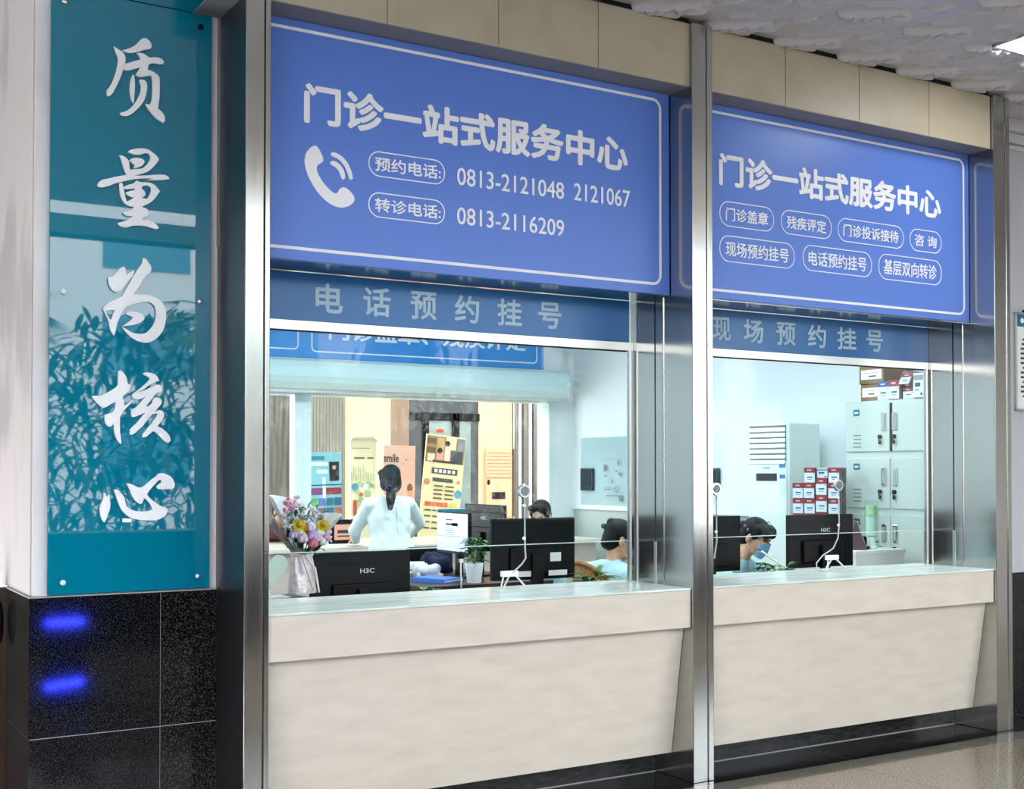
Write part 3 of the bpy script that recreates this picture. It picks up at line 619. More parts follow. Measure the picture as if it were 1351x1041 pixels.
for s, a0, a1, z0, z1 in (('0813-2121048', 2.825, 3.436, 2.962, 3.047), ('2121067', 3.496, 3.847, 2.966, 3.054), ('0813-2116209', 2.825, 3.436, 2.775, 2.858)):
    characters(PS, s, a0, a1, z0, z1, 0, .002, .0008, 'digit', WHITE, t)
t = thing('signboard', 'large blue board with seven white outlined service labels', 'sign', (5.37, 5.2, 2.53))
b = MB(); b.box(4.247, 6.503, 5.141, 5.26, 2.538, 3.596, .002); b.build('board', SIGNB, t)
b = MB(); b.pborder(PS, 4.249, 6.458, 2.577, 3.560, .055, .014, 0, .002); b.build('border_line', WHITE, t)
characters(PS, '门诊一站式服务中心', 4.447, 6.240, 3.158, 3.336, 0, .003, .0062, 'title_character', WHITE, t)
for s, a0, a1, z0, z1 in (('门诊盖章', 4.451, 4.850, 2.938, 3.076), ('残疾评定', 4.902, 5.299, 2.940, 3.078), ('门诊投诉接待', 5.348, 5.904, 2.941, 3.079), ('咨 询', 5.957, 6.244, 2.943, 3.079),
                          ('现场预约挂号', 4.450, 5.005, 2.744, 2.889), ('电话预约挂号', 5.069, 5.628, 2.747, 2.895), ('基层双向转诊', 5.686, 6.242, 2.747, 2.901)):
    b = MB(); b.pring(PS, a0, a1, z0, z1, .066, .005, 0, .002); b.build('pill_outline', WHITE, t)
    characters(PS, s, a0 + .045, a1 - .045, z0 + .032, z1 - .032, 0, .002, .0010, 'label_character', WHITE, t)

# ------------------------------------------------------------------ teal glass panel with brush lettering
PT = front(5.305)
t = thing('teal_panel', 'tall teal glass panel with five white brush characters on the white pillar', 'wall panel', (1.35, 5.32, 1.09))
b = MB(); b.box(1.013, 1.687, 5.306, 5.312, 1.094, 3.60, .001, 1); b.m = 1; b.box(1.015, 1.685, 5.312, 5.3275, 1.096, 3.598)
b.build('glass_sheet', [TEAL, mat('teal_back', '#0b7d95', 0.5)], t)
b = MB(); b.box(1.013, 1.687, 5.306, 5.3275, 3.604, 3.93, .001, 1); b.build('upper_sheet', TEAL, t)
for k in ('quality', 'quantity', 'serve', 'core', 'heart'):
    b = MB(); b.pspline(PT, GLYPH[k], 0.001, .012); b.build('brush_character', WHITE, t)
b = MB(); b.pspline(PT, GLYPH['sticker'], 0, .001, False); b.build('sticker', WHITE, t)
for (x, z, m) in ((1.063, 3.542, CHROME), (1.635, 3.544, BLACKP), (1.068, 2.340, WHITEP), (1.637, 2.340, CHROME), (1.073, 1.144, WHITEP), (1.633, 1.145, CHROME)):
    b = MB(); b.cyl((x, 5.306, z), (x, 5.296, z), .012, .011, 18); b.ell((x, 5.296, z), (.011, .004, .011)); b.build('standoff_cap', m, t)

# framed notice on the right wall
PN = front(5.318)
t = thing('notice_board', 'white framed notice with a teal header hanging on the right wall', 'notice', (7.55, 5.32, 2.02))
b = MB(); b.box(7.195, 7.90, 5.318, 5.332, 2.017, 2.66); b.build('sheet', PAPER, t)
b = MB()
for (x0, x1, z0, z1) in ((7.19, 7.205, 2.012, 2.665), (7.895, 7.91, 2.012, 2.665), (7.19, 7.91, 2.655, 2.67), (7.19, 7.91, 2.007, 2.022)): b.box(x0, x1, 5.312, 5.333, z0, z1, .002)
b.build('frame', ALU, t)
b = MB(); b.prect(PN, 7.206, 7.894, 2.575, 2.655, 0, .001); b.build('header', mat('teal_print', '#0f6f86', 0.5), t)
b = MB(); b.pdisc(PN, 7.262, 2.615, .018, .001, .001); b.build('emblem', WHITE, t)
b = MB()
for i, (a, w) in enumerate(((.12, .3), (.05, .55), (.04, .6), (.03, .6), (.03, .58), (.03, .6), (.03, .5), (.05, .56), (.03, .6), (.03, .4), (.05, .6), (.03, .6), (.03, .52), (.05, .5))):
    b.prect(PN, 7.215 + a, 7.215 + a + w, 2.515 - i * .032, 2.529 - i * .032, 0, .0006)
b.build('text_lines', INK, t)
b = MB(); b.box(7.28, 7.31, 5.31, 5.33, 2.67, 2.69, .003); b.build('hanger', BLACKP, t)
# ------------------------------------------------------------------ the office behind the windows
b = MB(); b.box(7.42, 7.55, 5.6, 11.1, 1.222, 3.4); b.m = 1; b.box(7.42, 7.55, 5.6, 11.1, 0, 1.205); b.m = 0
b.box(7.395, 7.55, 5.6, 10.914, 1.205, 1.224, .003)
struct(b.build('wall_right', [WHITE_P, DADO]))
b = MB()
YB = 10.914
b.box(7.13, 7.42, YB, YB + .2, 0, 3.4); b.box(1.2, 7.13, YB, YB + .2, 2.32, 3.4); b.box(1.2, 7.13, YB, YB + .2, 0, .86); b.box(1.2, 2.4, YB, YB + .2, .86, 2.32)
struct(b.build('wall_back', WHITE_P))
b = MB(); b.box(7.09, 7.13, YB - .02, YB + .21, .95, 2.33, .003); b.box(2.4, 7.13, YB - .02, YB + .21, 2.318, 2.36, .003); b.box(4.262, 4.43, YB - .03, YB + .1, .95, 2.32, .004)
b.box(4.34, 4.348, YB - .034, YB - .02, .95, 2.32)
struct(b.build('trim_7', mat('white_frame', '#dfeeee', 0.4)))
struct(MB().box(1.2, 1.3, 5.6, 11.0, 0, 3.4).build('wall_left_office', WHITE_P))
struct(MB().box(1.2, 7.5, 5.6, 11.1, 3.3, 3.4).build('ceiling_office', WHITE_P))
# roller shutter casing
t = thing('shutter_box', 'long pale rolling shutter casing above the rear serving hatch', 'shutter', (4.9, 10.7, 2.36))
b = MB()
pr = [(10.90, 2.36), (10.70, 2.36), (10.62, 2.42), (10.60, 2.47), (10.60, 2.56), (10.63, 2.61), (10.70, 2.645), (10.90, 2.645)]
n = len(pr); xa, xb = 2.3, 7.165
b.add([(xa, y, z) for y, z in pr] + [(xb, y, z) for y, z in pr], [list(range(n))[::-1], list(range(n, 2 * n))] + [[i, (i + 1) % n, n + (i + 1) % n, n + i] for i in range(n)])
b.build('casing', mat('pale_cyan_metal', '#cfe6e8', 0.35), t)
b = MB(); b.box(xb, xb + .01, 10.62, 10.90, 2.37, 2.635, .003); b.build('end_plate', mat('pale_metal_end', '#b9cccb', 0.4), t)
b = MB(); b.box(xa, xb - .05, 10.72, 10.80, 2.325, 2.362, .002); b.build('shutter_slat', ALU, t)
# rear blue board
PR = front(10.885)
t = thing('signboard', 'blue board above the rear serving hatch inside the office', 'sign', (5.6, 10.9, 2.67))
b = MB(); b.box(2.4, 7.02, 10.886, 10.912, 2.668, 3.2); b.build('board', mat('rear_blue', '#2f93e6', 0.35), t)
b = MB(); b.pring(PR, 4.424, 6.94, 2.722, 3.15, .05, .013, 0, .002); b.pring(PR, 2.45, 4.30, 2.735, 3.15, .05, .013, 0, .002); b.build('border_line', WHITE, t)
characters(PR, '门诊盖章、残疾评定', 4.60, 6.80, 2.845, 3.05, 0, .002, .006, 'title_character', WHITE, t)
# rear counter
t = thing('rear_counter', 'pale counter under the rear serving hatch', 'counter', (5.0, 10.5, 0))
b = MB(); b.box(2.4, 7.13, 9.98, 11.2, .91, .94, .004); b.build('countertop', mat('cream_top', '#efe3cf', 0.3), t)
b = MB(); b.box(2.4, 7.10, 10.06, 10.85, 0, .91); b.build('front_panel', MARBLE, t)
# desks
DESK = mat('dark_wood_desk', '#33231c', 0.35, c2='#261914', scale=5, stretch=(0.6, 6, 1))
def desk(name, label, x0, x1, y0, y1, z):
    t = thing(name, label, 'desk', ((x0 + x1) / 2, (y0 + y1) / 2, 0))
    b = MB(); b.box(x0, x1, y0, y1, z - .03, z, .004); b.build('top', DESK, t)
    for x in (x0 + .02, x1 - .06):
        b = MB(); b.box(x, x + .04, y0 + .03, y1 - .03, 0, z - .03); b.build('side_panel', DESK, t)
desk('office_desk', 'dark desk running behind the nearer counter with two black monitors', 1.9, 4.25, 5.575, 6.06, .76)
desk('office_desk', 'dark desk running behind the further counter with two black monitors', 4.55, 6.31, 5.575, 6.06, .76)
desk('office_desk', 'dark desk in the middle of the office under papers and a lit screen', 3.95, 5.02, 7.65, 8.90, .80)

# ------------------------------------------------------------------ hall beyond the rear hatch
def hall(name, x0, x1, c, y=14.0, **k):
    struct(MB().box(x0, x1, y, y + .3, 0, 3.6).build(name, mat('hall_' + c, c, **k)))
hall('wall_hall', 2.0, 5.50, '#6f6d68', rough=0.25, c2='#4c4b48', scale=3, stretch=(8, 8, .4))
b = MB()
for i in range(15): b.box(5.50 + i * .042, 5.50 + i * .042 + .038, 13.97, 14.2, 0, 3.6, .002, 1)
struct(b.build('wall_hall_tiled', mat('hall_tile', '#7e7c74', 0.3)))
hall('wall_hall_cream', 6.13, 6.75, '#eed7a0', rough=.5)
hall('wall_hall_tan', 6.75, 7.01, '#8d7462', rough=.4)
hall('wall_hall_salmon', 8.02, 8.53, '#ecc19b', rough=.5)
hall('wall_hall_white', 9.2, 15, '#d8d6d0', rough=.5)
b = MB()
for i in range(4): b.cyl((8.62 + i * .16, 14.05, 0), (8.62 + i * .16, 14.05, 3.6), .085, seg=24)
struct(b.build('wall_hall_steel', mat('brown_steel', (0.33, 0.30, 0.27), 0.25, 1.0)))
struct(MB().box(2, 15, 11.1, 14.4, 3.6, 3.7).build('ceiling_hall', mat('hall_ceiling', '#d8d4cc', 0.6)))
dr = struct(MB().box(7.01, 8.02, 14.02, 14.2, 0, 3.6).build('door_2', mat('dark_door', '#3a3b3a', 0.12)))
b = MB(); b.box(7.28, 7.62, 14.0, 14.02, .4, 2.25); b.build('glass_leaf', mat('green_grey_glass', '#7b8a83', 0.08), dr)
b = MB(); b.box(7.72, 7.9, 14.0, 14.02, .4, 2.25); b.build('glass_leaf', mat('green_grey_glass', '#7b8a83', 0.08), dr)
for (x0, x1, z0, z1) in ((7.22, 7.28, .3, 2.35), (7.62, 7.72, .3, 2.35), (7.01, 8.02, 2.25, 2.35)):
    b = MB(); b.box(x0, x1, 13.97, 14.02, z0, z1, .004); b.build('frame', BLACKM, dr)
b = MB(); b.box(7.40, 7.50, 13.99, 14.0, 2.10, 2.14); b.build('red_sticker', mat('red_print', '#c4382c', 0.5), dr)
PH = front(13.965)
t = thing('wall_cabinet', 'salmon coloured cabinet set in the wall beyond the rear hatch', 'cabinet', (8.3, 13.98, 1.0))
b = MB(); b.box(8.11, 8.51, 13.97, 14.0, 1.0, 1.90, .003); b.build('door', mat('salmon_box', '#e6b48c', 0.4), t)
b = MB()
for i in range(7): b.prect(PH, 8.13, 8.49, 1.84 - i * .045, 1.846 - i * .045, .004, .002)
b.prect(PH, 8.11, 8.51, 1.515, 1.525, .004, .002); b.build('louvre', mat('salmon_line', '#a77d5d', 0.5), t)
b = MB(); b.prect(PH, 8.20, 8.40, 1.24, 1.33, .004, .004); b.build('slot', BLACKM, t)
b = MB(); b.ell((8.15, 13.96, 1.46), (.02, .012, .035)); b.build('handle', BLACKP, t)

# display boards standing in that hall
def board(label, x0, x1, z1, roll=0.0, y=12.0, colr='#ffffff', frame=False, name='display_board', z0=0.03):
    t = thing(name, label, 'display board', ((x0 + x1) / 2, y, 0))
    M = Matrix.Translation(((x0 + x1) / 2, y, 0)) @ Matrix.Rotation(roll, 4, 'Y')
    w = (x1 - x0) / 2
    b = MB(); b.T = M; b.box(-w, w, 0, .015, z0, z1, .001, 1); b.build('sheet', mat('sheet_' + colr, colr, 0.6), t)
    for s in (-1, 1):
        b = MB(); b.T = M; b.box(s * (w - .05) - .02, s * (w - .05) + .02, -.05, .065, 0, .03, .004); b.build('foot', BLACKP, t)
    p = Pl(M @ Vector((0, 0, 0)), M.to_3x3() @ Vector((1, 0, 0)), M.to_3x3() @ Vector((0, 0, 1)))
    if frame:
        b = MB(); b.T = M
        pts = [(-w - .01, -.02, 0.02), (-w - .01, -.02, z1 - .05)] + [(-w - .01 + .06 - .06 * math.cos(R(a)), -.02, z1 - .05 + .06 * math.sin(R(a))) for a in (30, 60, 90)]
        pts += [(-q[0], q[1], q[2]) for q in pts[::-1]]
        b.tube(pts, .010, 8); b.build('tube_frame', CHROME, t)
    return t, p, w
def deco(t, p, items, name='printed_art'):
    d = {}
    for (c, kind, *a) in items:
        d.setdefault(c, []).append((kind, a))
    for i, (c, L) in enumerate(d.items()):
        b = MB()
        for kind, a in L:
            if kind == 'r': b.prect(p, a[0], a[1], a[2], a[3], .0005 + .0006 * i, .0006)
            elif kind == 'd': b.pdisc(p, a[0], a[1], a[2], .0005 + .0006 * i, .0006, ry=a[3] if len(a) > 3 else None)
        b.build(name, mat('print_' + c, c, 0.6), t)
W = '#eef6f6'
t, p, w = board('light blue display board with coloured photo tiles at the left of the rear hatch', 4.885, 5.262, 1.80, R(-1.5), colr='#8fd0e0')
it = [('#2b8fae', 'r', -.16, -.0, 1.72, 1.76), (W, 'r', -.17, .04, 1.66, 1.70), (W, 'r', -.09, .03, 1.58, 1.62), ('#23272d', 'r', .05, .16, 1.50, 1.70), ('#d9b9a0', 'd', .105, 1.64, .022), (W, 'r', .07, .14, 1.50, 1.58),
      ('#2a3038', 'r', -.19, .19, 1.455, 1.465), ('#8a4d8f', 'r', -.17, -.03, 1.36, 1.43), ('#9c3a44', 'r', .01, .18, 1.36, 1.43), (W, 'r', -.03, .005, 1.30, 1.54)]
cs = ['#57b35e', '#4a6fb8', '#2f7f97', '#3c6f93', '#3e8a93', '#8b5c77', '#2c6e86', '#b56f57', '#7fc3d0', '#a765b9', '#8a4a58', '#3d7c99']
for i, c in enumerate(cs):
    q, r = i % 4, i // 4
    it.append((c, 'r', -.17 + q * .09, -.09 + q * .09, 1.245 - r * .10, 1.325 - r * .10)); it.append((W, 'd', -.13 + q * .09, 1.285 - r * .10, .016))
deco(t, p, it)
t, p, w = board('pale yellow display board in a rounded tube frame with a green tree picture', 5.245, 5.545, 1.945, 0, y=11.85, colr='#f6ebc4', frame=True)
it = [('#8d8460', 'r', -.12, .08, 1.84, 1.846), ('#8d8460', 'r', -.10, .02, 1.73, 1.75), ('#8d8460', 'r', .05, .12, 1.73, 1.75)]
random.seed(5)
for i in range(14):
    x = -.13 + i * .019; it.append((random.choice(['#c3c294', '#cfc99a', '#b3b988']), 'r', x, x + .008, 1.50, 1.56 + random.random() * .12))
for i in range(16): it.append((random.choice(['#bccb93', '#cbd19f', '#a9bd84']), 'd', random.uniform(-.10, .12), random.uniform(1.18, 1.48), random.uniform(.02, .04)))
it += [('#5fa9b4', 'd', -.09, 1.44, .04), (W, 'd', .03, 1.44, .035), ('#d0673f', 'd', -.02, 1.36, .022), ('#c85a35', 'r', -.11, -.07, 1.14, 1.30), ('#c98a4a', 'r', .0, .05, 1.14, 1.24), ('#d9603f', 'r', .07, .12, 1.14, 1.22)]
deco(t, p, it)
t, p, w = board('pink display board reading smile beyond the rear hatch', 5.78, 6.165, 1.885, R(1.0), y=12.22, colr='#efc3b5')
b = MB(); b.ptext(p, 'smile', -.19, -.01, 1.70, 1.79, .001, .001, .02); b.build('lettering', INK, t)
deco(t, p, [('#c98f7e', 'r', .03, .07, 1.685, 1.69), ('#d46a5a', 'd', .08, 1.73, .010), ('#7d5b49', 'd', .13, 1.42, .035, .05), ('#e9b394', 'd', .135, 1.36, .035), (W, 'd', .14, 1.69, .01)])
t, p, w = board('yellow display board with a cartoon clinic scene leaning beside the dark door', 6.03, 6.52, 2.0, R(5.6), y=12.0, colr='#f7e5b0')
it = [('#a98b63', 'r', -.24, .24, 1.70, 1.985), ('#7a5d3d', 'r', -.23, -.12, 1.90, 1.96), ('#7a5d3d', 'r', -.23, -.12, 1.80, 1.86), ('#d8b07a', 'r', -.11, -.02, 1.78, 1.97), ('#f1e2b0', 'r', .0, .13, 1.85, 1.985), ('#4b4f55', 'r', .07, .22, 1.70, 1.84), ('#8a8d90', 'r', .14, .24, 1.85, 1.985),
      ('#2c221c', 'd', .02, 1.915, .03), ('#f0ddc9', 'r', -.01, .06, 1.72, 1.88), ('#2c221c', 'd', -.07, 1.83, .032), ('#e7a98c', 'r', -.11, -.02, 1.72, 1.80), ('#f5e9c7', 'r', -.22, -.13, 1.71, 1.79), ('#503a2a', 'r', -.15, .16, 1.70, 1.725)]
it += [('#55503f', 'r', -.15, .17, 1.575, 1.64), ('#4c4f52', 'r', -.13, .12, 1.49, 1.53), ('#e0653d', 'r', -.20, .08, 1.22, 1.265), ('#57a7bd', 'd', .20, 1.37, .045), ('#d98a5c', 'd', -.2, 1.48, .035), ('#d98a5c', 'd', .19, 1.50, .02), ('#f0c650', 'd', .15, 1.23, .04)]
for r in range(4):
    for q in range(2): it.append(('#6b6044', 'r', -.11 + q * .14, .0 + q * .14, 1.435 - r * .045, 1.452 - r * .045))
for r in range(4):
    for q in range(4): it.append(('#6b6044', 'r', -.20 + q * .10, -.125 + q * .10, 1.165 - r * .065, 1.182 - r * .065))
it += [(W, 'r', -.12 + i * .055, -.085 + i * .055, 1.59, 1.625) for i in range(5)]
deco(t, p, it)

# things on the rear counter
t = thing('framed_card', 'small dark framed notice with a pink card on the rear counter', 'notice', (4.62, 10.4, .94))
b = MB(); b.box(4.40, 4.70, 10.39, 10.405, .945, 1.165, .003); b.build('frame', BLACKP, t)
pc = front(10.388); b = MB(); b.prect(pc, 4.45, 4.66, .98, 1.12); b.build('card', mat('pink_card', '#e9a690', 0.6), t)
b = MB(); b.bar(pc, 4.48, 1.07, .14, .03, .001); b.bar(pc, 4.48, 1.02, .14, .012, .001); b.build('text_lines', INK, t)
b = MB()
for i in range(5): b.pdisc(pc, 4.42, .97 + i * .042, .008, .001); b.pdisc(pc, 4.685, .97 + i * .042, .008, .001)
b.build('film_holes', WHITEP, t)
t = thing('leaflet_stand', 'upright white leaflet with a teal heading on the rear counter behind the lit screen', 'leaflet', (5.6, 10.3, .94))
pc = front(10.288); b = MB(); b.box(5.45, 5.80, 10.29, 10.30, .945, 1.25); b.build('sheet', PAPER, t)
b = MB(); b.prect(pc, 5.45, 5.80, 1.185, 1.245); b.build('heading', mat('teal_print', '#0f6f86', .5), t)
b = MB(); b.bar(pc, 5.48, 1.15, .26, .012, 0, 6, .033); b.build('text_lines', mat('blue_print', '#5b8fc4', .6), t)
b = MB(); b.box(5.43, 5.82, 10.27, 10.33, .94, .95, .002); b.build('foot', mat('clear_acrylic', '#d8e8ea', .1), t)
for i, (x, y, r) in enumerate(((4.72, 10.16, 8), (4.45, 10.20, -14))):
    b = MB(); b.box(-.15, .15, -.105, .105, 0, .006 + .004 * i, M=Matrix.Rotation(R(r), 4, 'Z'))
    o = b.build('paper_sheets', PAPER); o.location = (x, y, .9405)
    tag(o, ('white form sheets on the rear counter beside the person in the white coat', 'white form sheets under the hands of the visitor at the rear hatch')[i], 'papers', 'forms on the rear counter')

# floor standing air conditioner
t = thing('air_conditioner', 'tall white floor standing air conditioner against the office wall', 'air conditioner', (6.868, 7.359, 0), R(-85))
b = MB(); w = .21
b.box(-w, w, .012, .385, 0.02, 1.985, .012, 3); b.build('cabinet', mat('ac_white', '#e4efea', 0.35), t, False)
b = MB(); b.box(-w + .012, w - .012, -.006, .016, .10, 1.66, .006, 2); b.build('front_panel', mat('ac_front', '#e9f4ef', 0.3), t, False)
b = MB(); b.box(-w + .015, w - .03, .004, .014, 1.675, 1.965); b.build('grille_recess', mat('ac_dark', '#5d6b6a', .6), t, False)
pa = Pl((0, -.006, 0), (1, 0, 0), (0, 0, 1))
for i in range(7):
    b = MB(); z = 1.925 - i * .043; b.box(-w + .012, w - .03, -.010, .010, z - .012, z + .022, .004, 1, M=Matrix.Translation((0, 0, z)) @ Matrix.Rotation(R(-18), 4, 'X') @ Matrix.Translation((0, 0, -z)))
    b.build('louvre', WHITEP, t, False)
b = MB(); b.prect(pa, -.115, .10, 1.525, 1.585, 0, .003); b.build('display', mat('ac_display', (0.02, 0.008, 0.008), .1), t, False)
b = MB(); b.prect(pa, -.04, .03, 1.625, 1.632, 0, .002); b.prect(pa, -w + .013, w - .013, 1.098, 1.101, 0, .001); b.build('panel_line', mat('ac_line', '#4b5554', .5), t, False)
b = MB(); b.prect(pa, .125, .19, 1.55, 1.665, 0, .001); b.prect(pa, .125, .19, 1.42, 1.53, 0, .001); b.build('energy_label', mat('pale_label', '#dbe9ee', .5), t, False)
b = MB(); b.prect(pa, .125, .19, 1.63, 1.665, .001, .001); b.prect(pa, .13, .185, 1.545, 1.575, .001, .001); b.build('label_print', mat('label_blue', '#2d7fae', .5), t, False)
b = MB()
for q in range(2): b.tube([(-.075 + q * .05 + .012 * k, -.008, 1.165 + .012 * math.sin(k * 2.1 + q)) for k in range(8)], .004, 6)
b.tube([(-.02, -.008, 1.19), (.02, -.008, 1.20), (.03, -.008, 1.185)], .003, 6); b.build('green_emblem', mat('emblem_green', '#2f6b3c', .5), t, False)
b = MB(); b.box(-w, w, .0, .385, 0, .03); b.build('plinth', BLACKP, t, False)

# steel lockers
LOCK = mat('locker_grey', '#c3cfc7', 0.4); LOCK2 = mat('locker_edge', '#9fada6', 0.45)
t = thing('locker_cabinet', 'pale grey steel locker cabinet with teal stickers, cartons on top', 'locker', (7.2, 6.21, 0))
b = MB(); b.box(7.012, 7.395, 5.765, 6.668, 0, 2.121, .003); b.build('body', LOCK, t)
ps = side(6.999)
def lab(a, b2): return -a, -b2
for (z0, z1) in ((1.747, 2.098), (1.331, 1.697), (.915, 1.286)):
    for c, (ya, yb) in enumerate(((6.655, 6.234), (6.208, 5.785))):
        b = MB(); b.box(7.0, 7.02, yb, ya, z0, z1, .004); d = b.build('door', LOCK, t)
        hy = 6.284 if c == 0 else 6.182
        b = MB(); b.box(6.990, 7.0, hy - .022, hy + .022, z1 - .20, z1 - .07, .004); b.m = 1; b.box(6.987, 6.992, hy - .010, hy + .010, z1 - .185, z1 - .085, .002)
        b.build('handle', [CHROME, LOCK2], d)
        ly = 6.318 if c == 0 else 6.187
        b = MB(); b.cyl((7.0, ly, z1 - .245), (6.985, ly, z1 - .245), .016); b.box(6.980, 6.986, ly - .004, ly + .004, z1 - .30, z1 - .24)
        b.ell((6.984, ly - .012, z1 - .285), (.003, .010, .016)); b.build('lock', BLACKP, d)
        sy = (6.577, 6.518) if c == 0 else (5.91, 5.845)
        b = MB(); b.prect(ps, -sy[0], -sy[1], z1 - .085, z1 - .038, 0, .001); b.build('number_sticker', mat('sticker_teal', '#1c7488', .5), d)
        b = MB(); b.prect(ps, -sy[0] + .012, -sy[1] - .012, z1 - .068, z1 - .056, .001, .001); b.build('sticker_print', WHITEP, d)
        va = 6.579 if c == 0 else 5.90
        b = MB()
        for i in range(4): b.prect(ps, -va, -va + .075, z1 - .320 + .0 + i * .029, z1 - .3135 + i * .029, 0, .0015)
        b.build('vent', mat('vent_dark', '#6d7a75', .6), d)
b = MB(); b.box(6.998, 7.015, 6.214, 6.228, 1.747, 2.098); b.build('door_gap', BLACKM, t)
b = MB(); b.box(7.002, 7.015, 5.785, 6.655, .06, .88, .003); b.build('lower_panel', LOCK, t)
# ------------------------------------------------------------------ people
SKIN = mat('skin', '#d9a98a', 0.5); SKIN_D = mat('skin_tan', '#b98163', 0.5)
LIP = mat('lip', '#b8665c', .5); EYE = mat('eye_white', '#e9e4de', .3); IRIS = mat('iris', '#1d1512', .2); BROW = mat('brow', '#2a1d18', .7)
HAIR = mat('black_hair', (0.003, 0.0025, 0.0025), 0.34, ior=1.33, scale=6, stretch=(40, 40, 4), rough2=.5, bump=.4, bscale=18)
COAT = mat('white_coat', '#eef6f6', 0.75, bump=.12, bscale=16)
SCRUB = mat('cyan_uniform', '#b9e6ee', 0.7, bump=.1, bscale=16)
TROU = mat('dark_trousers', '#2b2f3a', .8); SHOE = mat('shoe', '#1d1d1f', .5); MASKM = mat('mask_blue', '#7ccaff', .7, c2='#a2dcff', scale=9, stretch=(1, 1, 8)); MASKW = mat('mask_white', '#e8eef2', .7)
def ik(a, c, l1, l2, hint):
    a, c, hint = Vector(a), Vector(c), Vector(hint)
    d = c - a; L = min(d.length, (l1 + l2) * .999); u = d.normalized()
    x = (l1 * l1 - l2 * l2 + L * L) / (2 * L); h = math.sqrt(max(l1 * l1 - x * x, 0))
    n = (hint - u * hint.dot(u)).normalized()
    return a + u * x + n * h, a + u * L
def cap(b, p0, r0, p1, r1):
    p0, p1 = Vector(p0), Vector(p1); n = max(2, int((p1 - p0).length / (min(r0, r1) * .7)))
    n = min(n, 9)
    for i in range(n + 1):
        t = i / n; b.ell(p0.lerp(p1, t), r0 + (r1 - r0) * t, seg=14, rings=9)
    b.cyl(p0, p1, r0 * .98, r1 * .98, 14)
def chain(b, pts):
    for i in range(len(pts) - 1): cap(b, pts[i][0], pts[i][1], pts[i + 1][0], pts[i + 1][1])
def remeshed(b, voxel, smooth=4):
    me = bpy.data.meshes.new('tmp'); me.from_pydata([tuple(v) for v in b.v], [], b.f); me.update()
    o = bpy.data.objects.new('tmp', me); col.objects.link(o)
    m = o.modifiers.new('r', 'REMESH'); m.mode = 'VOXEL'; m.voxel_size = voxel
    if smooth:
        s = o.modifiers.new('s', 'SMOOTH'); s.factor = .5; s.iterations = smooth
    dg = bpy.context.evaluated_depsgraph_get(); dg.update()
    r = bpy.data.meshes.new_from_object(o.evaluated_get(dg))
    q = MB(); q.add([v.co.copy() for v in r.vertices], [list(p.vertices) for p in r.polygons], True)
    bpy.data.objects.remove(o); bpy.data.meshes.remove(r); bpy.data.meshes.remove(me)
    return q
def paint(q, rules):
    for i, f in enumerate(q.f):
        c = Vector((0, 0, 0))
        for k in f: c += q.v[k]
        c /= len(f)
        for idx, fn in rules:
            if fn(c): q.mi[i] = idx; break
def hand(b, wrist, d, n, side_, s=1.0, curl=.5):
    """palm from the wrist along d, palm faces n, thumb on side_"""
    wrist, d, n = Vector(wrist), Vector(d).normalized(), Vector(n).normalized()
    n = (n - d * n.dot(d)).normalized(); t = d.cross(n) * side_
    P = lambda a, c, e=0: wrist + (d * a + t * c + n * e) * s
    for c in (-.026, -.009, .009, .026): cap(b, P(.012, c * .7), .015 * s, P(.082, c), .0115 * s)
    for c, L in ((-.029, .056), (-.0100, .068), (.0095, .074), (.028, .066)):
        p = P(.086, c); dd = d.copy(); 
        for k, fr in enumerate((.45, .32, .25)):
            dd = (dd * math.cos(curl * .55) + n * math.sin(curl * .55)).normalized()
            p2 = p + dd * L * fr * s; cap(b, p, (.0088 - .0010 * k) * s, p2, (.0080 - .0010 * k) * s); p = p2
    a = P(.022, .026); m = P(.052, .052, .012); e = P(.084, .062, .026)
    cap(b, a, .013 * s, m, .0105 * s); cap(b, m, .0105 * s, e, .0085 * s)
